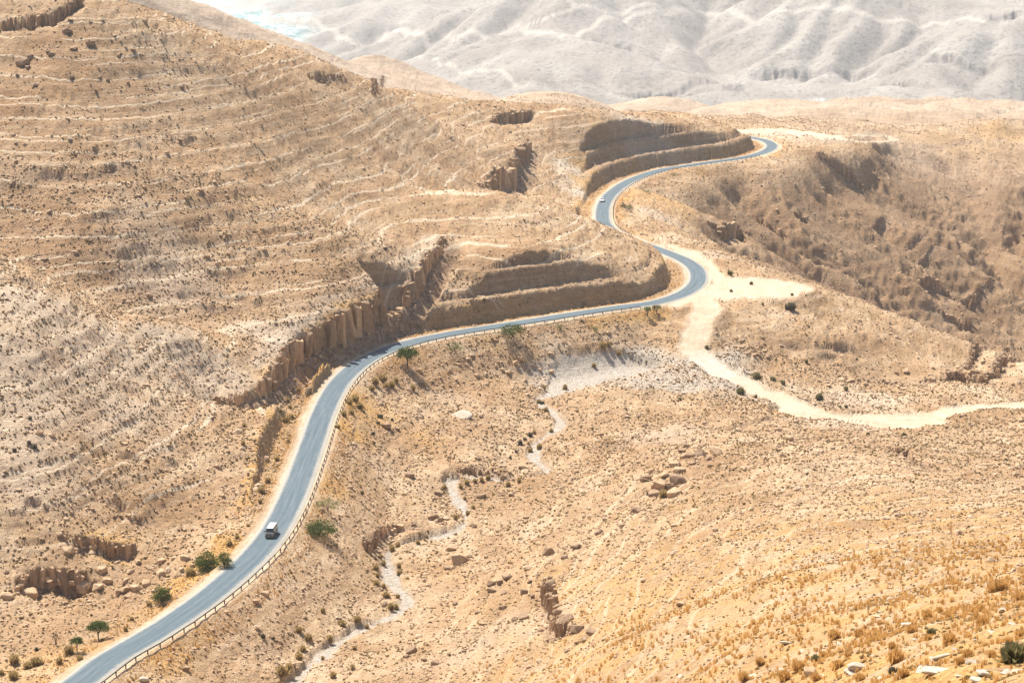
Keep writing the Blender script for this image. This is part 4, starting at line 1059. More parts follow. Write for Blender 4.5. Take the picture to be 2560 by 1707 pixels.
def car():
    r = empty('car', (0, 0, 0))
    set_prop(r, 'small white saloon car coming round the upper bend of the road', 'car')
    st = [ring(2.12, .60, .56, .30, .48, .60), ring(2.02, .78, .72, .24, .58, .74), ring(1.6, .83, .74, .20, .66, .86), ring(.95, .84, .74, .20, .72, .97),
          ring(-1.35, .84, .74, .20, .74, 1.00), ring(-1.9, .82, .72, .24, .72, .98), ring(-2.08, .72, .66, .34, .62, .90)]
    MBx().loft(st).build('body', M_WHITE, r)
    cab = [[(1.0, .72, .95), (1.0, -.72, .95), (1.0, -.70, .96), (1.0, .70, .96)], [(.35, .76, .96), (.35, -.76, .96), (.35, -.56, 1.38), (.35, .56, 1.38)],
           [(-.75, .76, .96), (-.75, -.76, .96), (-.75, -.56, 1.42), (-.75, .56, 1.42)], [(-1.1, .74, .97), (-1.1, -.74, .97), (-1.1, -.52, 1.34), (-1.1, .52, 1.34)], [(-1.6, .70, .98), (-1.6, -.70, .98), (-1.6, -.66, .99), (-1.6, .66, .99)]]
    MBx().loft(cab).build('cabin', M_WHITE, r)
    quad((1.0, -.64, .985), (1.0, .64, .985), (.40, .53, 1.36), (.40, -.53, 1.36), 'windscreen', M_GLASS, r, .02)
    quad((-1.57, .60, 1.01), (-1.57, -.60, 1.01), (-1.13, -.50, 1.33), (-1.13, .50, 1.33), 'rear_window', M_GLASS, r, .02)
    for s_ in (1, -1):
        for x0, x1, xt0, xt1 in ((.0, .75, .0, .30), (-.85, -.08, -.75, -.08)):
            pts = [(x0, s_ * .757, 1.0), (x1, s_ * .757, 1.0), (xt1, s_ * .60, 1.33), (xt0, s_ * .60, 1.33)]
            if s_ > 0: pts = [pts[1], pts[0], pts[3], pts[2]]
            quad(*pts, 'side_window', M_GLASS, r, .012)
        quad((2.06, s_ * .55 - .16, .54), (2.06, s_ * .55 + .16, .54), (2.03, s_ * .55 + .16, .66), (2.03, s_ * .55 - .16, .66), 'headlight', M_LAMP, r, .04)
        MBx().box(.62, .74, s_ * .86 - .07, s_ * .86 + .07, .95, 1.07).build('mirror', M_WHITE, r)
        for x in (1.32, -1.25): wheel(r, x, s_ * .74, .30, .19)
    MBx().box(2.08, 2.135, -.36, .36, .42, .56).build('grille', M_BLACK, r)
    MBx().box(2.02, 2.15, -.72, .72, .24, .38).build('bumper', M_BLACK, r)
    MBx().box(2.15, 2.16, -.25, .25, .38, .44).build('number_plate', M_PLATE, r)
    place_on_road(r, 1506, 504)
    return r
car()

# ------------------------------------------------------------------ boulders
def rock_mat(name, a, b_):
    m, t, bs = new_mat(name); b = NB(t)
    f = b.noise(1.3, 5, .7); f2 = b.noise(6, 4, .7)
    c = b.ramp(f, [(.32, a), (.68, b_)]); c = b.mix(b.mapr(f2, .5, .75, 0, .35), c, tuple(x * .45 for x in a))
    b.link(c, bs.inputs['Base Color']); bs.inputs['Roughness'].default_value = .95; bs.inputs['Specular IOR Level'].default_value = .1
    b.bump(b.noise(5, 5, .7), .7, .12, bs)
    return m
M_ROCK = rock_mat('brown_limestone', (.24, .155, .095), (.43, .30, .20))
M_ROCKP = rock_mat('pale_limestone', (.46, .38, .29), (.62, .54, .43))
M_ROCKY = rock_mat('ochre_limestone', (.42, .28, .16), (.60, .43, .28))
def rock_mesh(seed, mat, flat=.7, npt=18):
    rg = random.Random(seed); bm = bmesh.new()
    for i in range(npt):
        v = Vector((rg.gauss(0, 1), rg.gauss(0, 1), rg.gauss(0, 1))).normalized()
        v = Vector([math.copysign(abs(c) ** .6, c) for c in v]) * rg.uniform(.42, .55)
        bm.verts.new((v.x, v.y * .8, v.z * flat))
    rs = bmesh.ops.convex_hull(bm, input=bm.verts)
    bmesh.ops.delete(bm, geom=[v for v in bm.verts if not v.link_faces], context='VERTS')
    bmesh.ops.bevel(bm, geom=list(bm.edges), offset=.03, segments=1, affect='EDGES')
    me = bpy.data.meshes.new('boulder'); bm.to_mesh(me); bm.free(); me.materials.append(mat); return me
RK = {k: [rock_mesh(i + 50 * j, m_, fl) for i in range(7)] for j, (k, m_, fl) in enumerate([('b', M_ROCK, .7), ('p', M_ROCKP, .45), ('y', M_ROCKY, .7), ('s', M_ROCKP, .2)])}
def boulder(px, py, wpx, kind='b', label=None, group=None, hk=None, zs=1.0):
    h = on_ground(px, py)
    if h is None: return None
    dist = math.sqrt(h[0] ** 2 + h[1] ** 2 + (CAM_H - h[2]) ** 2)
    sz = wpx * dist / F
    o = bpy.data.objects.new('boulder', random.choice(RK[kind])); COL.objects.link(o)
    o.location = (h[0], h[1], h[2] + sz * (.12 if kind != 's' else .05))
    o.rotation_euler = (random.uniform(-.35, .35), random.uniform(-.35, .35), random.uniform(0, 6.28))
    o.scale = (sz * 1.15, sz * 1.1, sz * zs * random.uniform(.85, 1.15))
    set_prop(o, label, 'boulder' if kind != 's' else 'rock slab', group)
    if group: ALIKE.append((o, px, py, wpx, label))
    return o
UNIQ = [(1024, 1189, 26, 'b', 'single brown boulder alone on the pale flat left of the undercut wash bank'), (1080, 1298, 28, 'b', 'round dark boulder at the right end of the curved wash bank'), (1101, 1302, 22, 'b', 'smaller boulder touching the round dark one above the curved bank'),
        (1127, 1373, 28, 'y', 'squarish tan boulder just above the largest block in the valley floor'), (1148, 1404, 44, 'y', 'largest angular tan block on the valley floor beside the wash'), (1118, 1421, 20, 'b', 'small brown boulder leaning at the foot of the largest valley block'),
        (1376, 1465, 26, 'b', 'tall dark upright block at the top of the foreground ledge', 2.0), (1030, 1629, 30, 'b', 'dark square block near the bottom edge left of centre'), (1087, 1660, 26, 'b', 'dark pyramid shaped rock at the bottom edge right of the square block'),
        (1589, 1279, 30, 'b', 'brown wedge shaped rock below the foreground outcrop cluster'), (1688, 1238, 42, 'y', 'broad domed ochre rock at the right end of the foreground outcrop'), (1638, 1240, 38, 'b', 'dark split rock with shadowed gap in the foreground outcrop'),
        (69, 1490, 50, 'y', 'big rounded ochre boulder at the left of the roadside hollow'), (209, 1471, 44, 'y', 'rounded ochre boulder at the right lip of the roadside hollow'), (463, 1673, 24, 'b', 'brown block standing in the bank below the guardrail at bottom left'),
        (360, 1700, 26, 'p', 'pale rounded stone cut by the bottom edge below the guardrail'), (965, 1069, 26, 'b', 'brown boulder on the slope under the road bend near the grey shrubs'), (1152, 1044, 55, 's', 'wide flat pale slab lying on the valley floor above the wash'),
        (1202, 1042, 14, 'b', 'small brown rock at the right tip of the wide pale slab'), (166, 82, 28, 'b', 'dark boulder high on the left hill under the cliff'), (226, 111, 24, 'b', 'dark boulder right of the pale scar high on the left hill'), (57, 161, 32, 'b', 'long dark boulder near the left edge below the hilltop cliff'),
        (176, 350, 15, 'p', 'lone pale pointed boulder in the middle of the big left hill'), (2147, 1674, 50, 'p', 'bright white rock heap in the near grass at the bottom'), (2025, 1687, 40, 'y', 'tilted tan slab at the bottom edge left of the white rock'), (1305, 1172, 22, 'b', 'brown boulder on the wash edge right of the undercut bank'),
        (1790, 1134, 32, 'y', 'rounded ochre rock at the right end of the upper outcrop')]
for u in UNIQ: boulder(u[0], u[1], u[2], u[3], u[4], zs=u[5] if len(u) > 5 else 1.0)
GROUPS = {
 ('y', 'rugged brown rock of the foreground outcrop', 'rocks of the foreground outcrop'): [(1646, 1218, 35), (1692, 1204, 30), (1615, 1199, 24), (1688, 1164, 20), (1719, 1143, 22), (1715, 1115, 14), (1698, 1180, 25), (1748, 1138, 24), (1758, 1117, 16), (1660, 1190, 18), (1730, 1160, 16), (1675, 1222, 20), (1630, 1180, 14), (1705, 1130, 14), (1770, 1150, 14), (1957, 1141, 14), (1735, 1100, 12)],
 ('b', 'brown block of the dark ledge', 'blocks of the foreground ledge'): [(1386, 1505, 20), (1397, 1532, 24), (1414, 1562, 36), (1443, 1575, 28), (1481, 1584, 24), (1443, 1608, 13), (1418, 1627, 13), (1392, 1518, 16), (1405, 1545, 20), (1430, 1572, 22), (1462, 1600, 16), (1378, 1490, 16)],
 ('b', 'brown rock on the slope', 'rocks between wash and ledge'): [(1267, 1444, 20), (1248, 1455, 15), (1229, 1461, 17), (1229, 1478, 17), (1258, 1484, 15), (1196, 1532, 13), (1256, 1520, 15), (1309, 1547, 26), (1286, 1551, 15), (1137, 1509, 13), (1372, 1382, 28), (1411, 1396, 15), (1439, 1369, 19), (1497, 1333, 17), (1095, 1235, 14), (1200, 1243, 22), (1183, 1316, 13), (1345, 1440, 12), (1310, 1480, 18), (1325, 1455, 12), (1015, 1641, 11), (1060, 1650, 12), (1160, 1630, 10), (1090, 1290, 12), (1110, 1310, 12)],
 ('y', 'tan embankment boulder', 'boulders below the road bend'): [(1168, 892, 11), (1124, 929, 13), (1192, 940, 13), (1305, 900, 21), (1288, 910, 17), (1271, 933, 14), (1166, 914, 12), (1147, 912, 12), (1049, 929, 16), (1378, 931, 14), (1233, 1021, 14), (1443, 1028, 12), (1500, 1088, 16), (1255, 925, 10), (1215, 935, 9), (1240, 915, 9), (1330, 915, 11), (1100, 945, 9), (1080, 955, 9), (1350, 925, 9), (1180, 960, 9), (1105, 965, 8), (1140, 950, 9)],
 ('y', 'fallen tan boulder', 'fallen boulders left of the road'): [(245, 1471, 26), (268, 1455, 24), (312, 1476, 24), (318, 1493, 20), (367, 1463, 26), (341, 1474, 28), (254, 1428, 26), (463, 1398, 24), (436, 1398, 17), (406, 1405, 22), (371, 1423, 17), (402, 1436, 26), (321, 1291, 16), (230, 1371, 20), (314, 1455, 20), (329, 1432, 19), (295, 1480, 17), (172, 1382, 30), (17, 1493, 26), (120, 1450, 20), (150, 1455, 22), (180, 1460, 20), (205, 1445, 18), (290, 1410, 16), (345, 1405, 14), (662, 1486, 18), (639, 1505, 18), (480, 1415, 16), (455, 1425, 14), (385, 1480, 14)],
 ('b', 'dark rock on the big hill', 'rocks high on the left hill'): [(184, 124, 20), (130, 138, 18), (76, 145, 16), (295, 142, 14), (333, 126, 10), (120, 130, 10), (70, 170, 14), (190, 215, 10), (250, 195, 9), (320, 210, 10), (455, 220, 12), (240, 228, 9), (270, 203, 9), (450, 352, 12), (90, 215, 14), (45, 190, 10), (180, 195, 12)],
 ('s', 'pale flat slab in dry grass', 'pale slabs in the near grass'): [(2131, 1683, 40), (2054, 1689, 25), (2006, 1629, 20), (2131, 1582, 22), (2269, 1561, 34), (2360, 1642, 50), (2339, 1681, 60), (2303, 1678, 40), (2432, 1657, 30), (2463, 1657, 22), (2466, 1683, 46), (2539, 1679, 28), (2515, 1681, 26), (2554, 1624, 26), (2497, 1512, 15), (2510, 1525, 24), (2196, 1530, 14), (2191, 1541, 22), (2339, 1652, 34), (1968, 1608, 34), (1958, 1676, 24), (2443, 1699, 36), (2100, 1610, 20), (2390, 1625, 20), (2290, 1600, 18), (1880, 1690, 30), (1800, 1640, 16), (2180, 1640, 16), (2480, 1580, 20), (2230, 1575, 14), (2530, 1560, 16), (2370, 1560, 14), (2400, 1690, 22), (2200, 1695, 18), (2440, 1600, 14), (1700, 1690, 16)],
}
for (kd, lab, grp), L_ in GROUPS.items():
    for i_, (x, y, s_) in enumerate(L_):
        out = 'outcrop' in grp or 'ledge' in grp
        boulder(x, y, s_ * (1.3 if out else 1.08), 'b' if out and i_ % 3 else kd, lab, grp)
for i in range(46):
    boulder(random.gauss(1880, 22), random.gauss(873, 12), random.uniform(6, 13), 'y', 'tan block in the rubble heap', 'blocks of the rubble heap')
for i in range(26):
    t_ = random.random(); boulder(2080 + t_ * 470 + random.gauss(0, 6), 958 - t_ * 40 + random.gauss(0, 7), random.uniform(9, 22), 'y' if random.random() < .6 else 'b', 'brown ledge block', 'ledge blocks of the gorge')

# ------------------------------------------------------------------ fractured cliffs: every column is a block of its own
def column_mesh(seed, mat):
    rg = random.Random(seed); n = rg.choice((5, 6, 6, 7)); rings = []
    for zz_, sc_ in ((-.35, 1.0), (0.25, rg.uniform(.85, 1.0)), (.55, rg.uniform(.75, .98)), (1.0, rg.uniform(.6, .9))):
        ox, oy = rg.uniform(-.08, .08), rg.uniform(-.08, .08)
        rings.append([(math.cos(2 * math.pi * (j + .3 * math.sin(seed + j * 2.1)) / n) * .5 * sc_ * (1 + .12 * math.sin(seed * 3 + j)) + ox, math.sin(2 * math.pi * (j + .3 * math.sin(seed + j * 2.1)) / n) * .5 * sc_ + oy, zz_ + (.07 * math.sin(seed + j * 1.7) if zz_ > .9 else 0)) for j in range(n)])
    mb = MBx().loft(rings); me = bpy.data.meshes.new('rock_column'); me.from_pydata(mb.v, [], mb.f); me.materials.append(mat); return me
CM = [column_mesh(i, M_ROCK if i % 3 else M_ROCKY) for i in range(9)]
def cliff(PL, H, label, grp=None, hfun=None, wmul=1.0, back=.5):
    arc = np.concatenate([[0], np.cumsum(np.linalg.norm(np.diff(PL[:, :2], axis=0), axis=1))]); L = arc[-1]
    mid = PL[len(PL) // 2]
    r = empty('rock_cliff', mid); set_prop(r, label, 'cliff', grp)
    s_ = 0.3
    while s_ < L - .3:
        h_ = (hfun(s_ / L) if hfun else H * (.45 + .55 * min(1, 4 * min(s_, L - s_) / L)))
        wd = max(.8, min(3.6, h_ * random.choice((random.uniform(.12, .24), random.uniform(.2, .42))))) * wmul
        x_ = np.interp(s_, arc, PL[:, 0]); y_ = np.interp(s_, arc, PL[:, 1])
        i = min(len(PL) - 2, int(np.searchsorted(arc, s_))); t = PL[min(i + 1, len(PL) - 1), :2] - PL[max(i - 1, 0), :2]; t = t / (np.linalg.norm(t) + 1e-9)
        nx, ny = t[1], -t[0]
        off = random.uniform(-.5, 1.3)
        zt_ = max(float(Hs(x_ - nx * q_, y_ - ny * q_)) for q_ in (1.2, 2.2)); zb_ = float(Hs(x_ + nx * (off + 2.5), y_ + ny * (off + 2.5)))
        hh = min(zt_ - zb_, H * 1.3) * random.choice((random.uniform(.85, 1.0), random.uniform(.85, 1.0), random.uniform(.35, .85)))
        if hh > .5 and random.random() < .93:
            o = bpy.data.objects.new('rock_column', random.choice(CM)); COL.objects.link(o); o.parent = r
            o.location = (x_ + nx * off - mid[0], y_ + ny * off - mid[1], zb_ - mid[2])
            o.scale = (wd * 1.25, wd * random.uniform(1.1, 2.0), hh); o.rotation_euler = (random.gauss(0, .1), random.gauss(0, .1), math.atan2(t[1], t[0]) + random.gauss(0, .5))
        if random.random() < .55 and zt_ - zb_ > .8:
            b_ = bpy.data.objects.new('rock_block', random.choice(RK['b'] + RK['y'])); COL.objects.link(b_); b_.parent = r
            q_ = off + random.uniform(.3, 2.2); zq = float(Hs(x_ + nx * q_, y_ + ny * q_)); sz = random.uniform(.5, 1.5) * max(.7, h_ * .14)
            b_.location = (x_ + nx * q_ - mid[0], y_ + ny * q_ - mid[1], zq + sz * .1 - mid[2]); b_.scale = (sz, sz, sz); b_.rotation_euler = (random.uniform(-.5, .5), random.uniform(-.5, .5), random.uniform(0, 6.3))
        s_ += wd * random.uniform(.75, 1.2)
    return r
cliff(RIM, 9, 'long fractured cliff band edging the terraced hill above the road bend', None, lambda f: float(np.interp(f, RIM_S, RIM_H)), 1.0)
CL = {0: 'fluted reddish cliff in the gully between the hill and the upper road cut', 1: 'dark broken outcrop on the ridge in front of the rounded hump', 2: 'columned cliff at the top left corner of the big hill',
      8: 'small jagged outcrop on the ridge line below the turquoise riverbed', 9: 'spiky outcrop on the ridge line at centre left of the hump', 10: 'largest blocky outcrop on the canyon flank with vertical faces', 11: 'middle outcrop on the canyon flank right of the largest block',
      12: 'smallest upper outcrop on the canyon flank', 13: 'dark crag at the canyon head under the turnaround', 14: 'layered outcrop low on the far side of the canyon', 15: 'lower rounded ledge beneath the layered outcrop in the canyon',
      25: 'dark rock ledges walling the gorge at the right edge', 26: 'upper rock ledge over the gorge at the right edge', 27: 'vertical cut bank on the far side of the wash', 28: 'curved eroded bank of the wash below the round bush',
      29: 'ochre rock face around the roadside hollow at lower left', 30: 'short brown rock step above the roadside hollow', 31: 'dark ledge running down the foreground hill', 32: 'broken ledge across the foreground outcrop', 34: 'thin rock ledge descending on the right of the foreground hill'}
for i, (pxs, H_) in enumerate(LEDP):
    for key, lab in CL.items():
        if LEDGES[key][0] is pxs:
            cliff(LED[i][0], H_, lab)

# ------------------------------------------------------------------ tussocks and bushes
def leaf_mat(name, a, b_, tr=.0):
    m, t, bs = new_mat(name); b = NB(t)
    b.link(b.ramp(b.noise(2.2, 4, .7), [(.35, a), (.65, b_)]), bs.inputs['Base Color']); bs.inputs['Roughness'].default_value = .9
    bs.inputs['Specular IOR Level'].default_value = .1
    tr = t.nodes.new('ShaderNodeBsdfTranslucent'); b.link(bs.inputs['Base Color'].links[0].from_socket, tr.inputs['Color'])
    mx = t.nodes.new('ShaderNodeMixShader'); mx.inputs[0].default_value = .45
    b.link(bs.outputs[0], mx.inputs[1]); b.link(tr.outputs[0], mx.inputs[2]); b.link(mx.outputs[0], t.nodes['Material Output'].inputs['Surface'])
    return m
M_TAN = leaf_mat('dry_tussock', (.36, .25, .10), (.52, .40, .20))
M_OLIVE = leaf_mat('olive_shrub', (.16, .15, .06), (.28, .25, .12))
M_GREY = leaf_mat('grey_shrub', (.10, .095, .065), (.19, .17, .12))
M_GREEN = leaf_mat('acacia_leaves', (.055, .085, .02), (.13, .17, .05))
M_SPARSE = leaf_mat('pale_green_leaves', (.17, .21, .08), (.28, .30, .14))
M_ORG = leaf_mat('orange_grass', (.50, .28, .08), (.74, .48, .19))
M_BARK = leaf_mat('grey_bark', (.16, .11, .075), (.26, .20, .15))
def tuft_geo(seed, n=150, r=.5, h=.8, wd=.035, spread=1.0):
    rg = np.random.default_rng(seed)
    ph = rg.uniform(0, 2 * np.pi, n); el_ = np.abs(rg.normal(0, .62, n)) * spread; L_ = rg.uniform(.6, 1, n)
    dx = np.sin(np.clip(el_, 0, 1.5)) * np.cos(ph); dy = np.sin(np.clip(el_, 0, 1.5)) * np.sin(ph); dz_ = np.cos(np.clip(el_, 0, 1.5))
    bx_ = rg.normal(0, r * .22, n); by_ = rg.normal(0, r * .22, n)
    px_, py_ = -np.sin(ph + rg.normal(0, .6, n)), np.cos(ph)
    b0 = np.stack([bx_ + px_ * wd, by_ + py_ * wd, np.zeros(n) - .03], 1); b1 = np.stack([bx_ - px_ * wd, by_ - py_ * wd, np.zeros(n) - .03], 1)
    tp = np.stack([bx_ + dx * r * L_ * 1.1, by_ + dy * r * L_ * 1.1, dz_ * h * L_ + .04], 1)
    m1 = (b0 + tp) / 2 + np.stack([px_ * wd, py_ * wd, np.full(n, .1 * h)], 1); m2 = (b1 + tp) / 2 + np.stack([-px_ * wd, -py_ * wd, np.full(n, .1 * h)], 1)
    V = np.stack([b0, b1, m2, m1, tp], 1).reshape(-1, 3)
    k = np.arange(n)[:, None] * 5
    F_ = np.concatenate([k + [0, 1, 2], k + [0, 2, 3], k + [3, 2, 4]])
    return V, F_
def tri_mesh(name, V, F_, mat):
    me = bpy.data.meshes.new(name); nf = len(F_)
    me.vertices.add(len(V)); me.vertices.foreach_set('co', np.asarray(V, np.float32).ravel())
    me.loops.add(nf * 3); me.loops.foreach_set('vertex_index', np.asarray(F_, np.int32).ravel())
    me.polygons.add(nf); me.polygons.foreach_set('loop_start', np.arange(0, nf * 3, 3, dtype=np.int32)); me.update(calc_edges=True)
    me.materials.append(mat); return me
TU = {}
for kx, (key, mat, nn, ww, hh) in enumerate([('t', M_TAN, 260, .03, .75), ('o', M_OLIVE, 260, .04, .7), ('g', M_GREY, 240, .045, .6), ('r', M_ORG, 420, .013, .55)]):
    TU[key] = [tri_mesh('tussock', *tuft_geo(kx * 10 + i, nn, .5, hh, ww), mat) for i in range(3)]
def tussock(px, py, wpx, key, label, group, name='desert_shrub', cat='shrub'):
    h = on_ground(px, py)
    if h is None: return
    dist = math.sqrt(h[0] ** 2 + h[1] ** 2 + (CAM_H - h[2]) ** 2); sz = wpx * dist / F
    o = bpy.data.objects.new(name, random.choice(TU[key])); COL.objects.link(o)
    o.location = h; o.rotation_euler = (0, 0, random.uniform(0, 6.28)); o.scale = (sz, sz, sz * random.uniform(.8, 1.1))
    set_prop(o, label, cat, group)
    if group: ALIKE.append((o, px, py, wpx, label))
TG = [
 ('t', 'tan tussock by the wash', 'tussocks along the wash', [(995, 1367, 20), (980, 1377, 22), (1045, 1358, 16), (1066, 1344, 14), (951, 1394, 16), (959, 1413, 18), (940, 1423, 22), (997, 1417, 18), (999, 1436, 22), (944, 1442, 16), (942, 1463, 22), (959, 1469, 16), (965, 1492, 24), (995, 1493, 16), (978, 1522, 24), (990, 1522, 22), (892, 1553, 22), (917, 1570, 16), (856, 1564, 24), (1221, 1199, 18), (1204, 1203, 16), (1187, 1206, 16), (1168, 1210, 18), (1152, 1220, 16), (1271, 1216, 18), (1298, 1205, 16), (1325, 1130, 18), (1348, 1122, 20), (1112, 1222, 15), (1162, 1249, 12), (1139, 1298, 20), (1170, 1287, 16), (1183, 1270, 14), (886, 1622, 16), (881, 1671, 16), (771, 1599, 28), (825, 1604, 24), (748, 1578, 22), (748, 1648, 28), (758, 1627, 24), (706, 1687, 36), (723, 1673, 28), (832, 1692, 22), (807, 1648, 14), (807, 1530, 18), (895, 1551, 20), (851, 1558, 16), (1413, 973, 18), (1361, 971, 14), (1347, 1007, 16), (1365, 1028, 16), (1336, 1084, 14), (1378, 1080, 14), (1325, 1128, 16), (1485, 917, 16), (1547, 887, 16)]),
 ('t', 'tan tussock on the left verge', 'tussocks on the left verge', [(478, 1440, 36), (574, 1363, 24), (593, 1346, 16), (654, 1231, 26), (670, 1206, 22), (693, 1151, 16), (650, 1256, 14), (373, 1514, 20), (172, 1635, 34), (92, 1662, 36), (36, 1658, 36), (69, 1673, 30), (34, 1696, 34), (4, 1685, 20), (314, 1576, 16), (149, 1658, 24), (620, 1315, 12), (716, 1057, 26), (729, 1047, 20), (746, 979, 16), (719, 1003, 16), (610, 1065, 14), (721, 1107, 14), (608, 1113, 18), (700, 1030, 14), (725, 1020, 14), (660, 1020, 12), (200, 1650, 20), (330, 1550, 14)]),
 ('t', 'tan tussock on the bank', 'tussocks under the guardrail bend', [(957, 952, 30), (938, 961, 26), (980, 967, 22), (1032, 975, 22), (965, 971, 24), (990, 956, 20), (888, 1002, 30), (873, 1009, 26), (900, 1021, 24), (1508, 870, 24), (860, 1040, 20), (880, 1035, 18), (845, 1070, 16), (930, 975, 20), (1520, 862, 16), (1230, 850, 12), (1060, 965, 12)]),
 ('o', 'olive shrub by the dirt track', 'shrubs along the dirt track', [(1893, 946, 26), (1932, 952, 18), (1957, 961, 16), (1851, 984, 24), (2048, 998, 24), (2115, 975, 16), (2115, 1019, 12), (2100, 1019, 10), (2016, 906, 12), (1767, 871, 14), (1882, 1003, 9), (1890, 994, 10), (1825, 686, 18), (1878, 711, 12), (1828, 730, 10), (1980, 739, 10), (1907, 762, 9), (1700, 1000, 12), (2260, 1090, 14), (2170, 1088, 12)]),
 ('g', 'dark grey low shrub', 'dark shrubs on the valley floor', [(1325, 1090, 18), (1300, 1110, 16), (1312, 1100, 14), (950, 1044, 20), (932, 1086, 16), (1055, 1044, 12), (945, 1060, 14), (1355, 1010, 16), (1290, 1130, 10), (935, 1110, 12), (980, 1050, 10), (1275, 1145, 10), (92, 1625, 14), (36, 1128, 14), (86, 1120, 18), (75, 1047, 12), (73, 1109, 14), (658, 1593, 16), (683, 1597, 12)]),
 ('r', 'orange dry grass clump', 'orange grass clumps', [(2240, 1655, 64), (2087, 1595, 48), (2147, 1590, 38), (2279, 1580, 42), (2456, 1561, 48), (2450, 1528, 38), (2502, 1473, 50), (2375, 1608, 54), (2095, 1668, 44), (1997, 1675, 54), (2318, 1546, 42), (2370, 1546, 26), (2185, 1600, 34), (2480, 1480, 40), (2550, 1500, 40), (2230, 1620, 30), (2420, 1640, 36), (2060, 1640, 28), (1900, 1660, 34), (1960, 1700, 50), (1860, 1700, 40), (2320, 1600, 30), (2550, 1590, 40), (2520, 1610, 34), (2440, 1545, 26), (2350, 1530, 26), (2260, 1690, 40), (2400, 1660, 34), (2120, 1640, 26), (2200, 1560, 24), (2000, 1600, 24), (2480, 1640, 34), (2150, 1700, 40), (2040, 1700, 40)]),
]
for key, lab, grp, L_ in TG:
    for x, y, s_ in L_: tussock(x, y, s_, key, lab, grp, *(('dry_grass_clump', 'grass clump') if key == 'r' else ()))
tussock(2533, 1655, 80, 'o', 'large olive bush at the right edge above the dark rock shadow', None)
tussock(2329, 1584, 28, 'o', 'small rounded olive shrub in the near orange grass', None)
tussock(2038, 1652, 26, 'o', 'grey olive shrub left of the white rock heap', None)
tussock(2230, 1683, 28, 'g', 'low grey dead shrub right of the white rock heap', None)
tussock(1978, 774, 34, 'g', 'dark grey shrub on top of the knoll beside the pull-out', None)
tussock(1211, 752, 12, 'g', 'lone dark bush on the cut slope above the road', None)
tussock(1657, 1242, 28, 't', 'yellow tussock growing in the gap of the foreground outcrop', None)
tussock(905, 1235, 12, 'o', 'small olive shrub right of the green roadside bush', None)

def tree(px, py, hpx, wpx, label, mat=M_GREEN, dens=1.0, umbrella=True, stem=.45, name='acacia_tree', cat='tree', seed=0):
    """(px, py) is the foot; sizes are as seen"""
    h = on_ground(px, py)
    if h is None: return
    rg = np.random.default_rng(900 + seed)
    dist = math.sqrt(h[0] ** 2 + h[1] ** 2 + (CAM_H - h[2]) ** 2); Hh = hpx * dist / F; Ww = wpx * dist / F
    r = empty(name, h); set_prop(r, label, cat, 'acacias along the road' if False else None)
    mb = MBx(); tips = []
    nb = 6 if umbrella else 9
    for i in range(nb):
        a = 2 * math.pi * i / nb + rg.uniform(-.4, .4); rr = Ww * .5 * rg.uniform(.35, .85); zt = Hh * rg.uniform(.68, .92)
        fork = Hh * (stem * rg.uniform(.5, 1)) if stem > .2 else .05
        p0 = (rg.normal(0, .03), rg.normal(0, .03), -.2)
        p1 = (rg.normal(0, .06), rg.normal(0, .06), fork)
        p2 = (math.cos(a) * rr * .5, math.sin(a) * rr * .5, fork + (zt - fork) * .55); p3 = (math.cos(a) * rr, math.sin(a) * rr, zt)
        b0 = .028 * Hh
        mb.tube([p0, p1, p2, p3], [b0, b0 * .75, b0 * .45, b0 * .15], 5); tips.append((p2, p3))
    mb.build('trunk' if stem > .2 else 'branches', M_BARK, r)
    # crown: clumps of small leaves
    cl = []
    ncl = int(52 * dens)
    for i in range(ncl):
        a = rg.uniform(0, 2 * np.pi); q = math.sqrt(rg.uniform(0, 1))
        if umbrella: c = (math.cos(a) * q * Ww * .46, math.sin(a) * q * Ww * .46, Hh * (stem + (1 - stem) * rg.uniform(.35, 1) * (1 - .45 * q * q)))
        else: c = (math.cos(a) * q * Ww * .45, math.sin(a) * q * Ww * .45, Hh * (.12 + .8 * rg.uniform(0, 1) * math.sqrt(max(0, 1 - q * q * .9))))
        cl.append(c)
    cl = np.array(cl); npc = 46; nl = len(cl) * npc
    ctr = np.repeat(cl, npc, 0) + rg.normal(0, 1, (nl, 3)) * np.array([Ww * .075, Ww * .075, Hh * .06])
    ls = Hh * .029
    u = rg.normal(0, 1, (nl, 3)); u /= np.linalg.norm(u, axis=1)[:, None]; v = rg.normal(0, 1, (nl, 3)); v -= (v * u).sum(1)[:, None] * u; v /= np.linalg.norm(v, axis=1)[:, None]
    s_ = ls * rg.uniform(.6, 1.4, (nl, 1))
    Vv = np.stack([ctr - u * s_, ctr + v * s_ * .6, ctr + u * s_, ctr - v * s_ * .6], 1).reshape(-1, 3)
    k = np.arange(nl)[:, None] * 4
    me = tri_mesh('crown', Vv, np.concatenate([k + [0, 1, 2], k + [0, 2, 3]]), mat)
    c_ = bpy.data.objects.new('crown', me); COL.objects.link(c_); c_.parent = r
    return r
tree(1019, 917, 50, 50, 'small acacia with flat green crown standing against the guardrail bend', dens=1.2, seed=1)
tree(1280, 848, 38, 62, 'wide low green acacia at the guardrail midway along the straight', dens=1.3, stem=.3, seed=2)
tree(1137, 876, 26, 46, 'sparse pale green bush just below the guardrail between two acacias', M_SPARSE, .5, False, .1, 'bush', 'bush', 3)
tree(1619, 790, 24, 18, 'left one of two tiny trees past the end of the guardrail', M_SPARSE, .7, True, .5, seed=4)
tree(1641, 784, 22, 24, 'right one of two tiny trees past the end of the guardrail', M_OLIVE, 1.0, True, .5, seed=5)
tree(820, 1280, 34, 66, 'thin pale green acacia on the bank just above the round bush', M_SPARSE, .55, True, .35, seed=6)
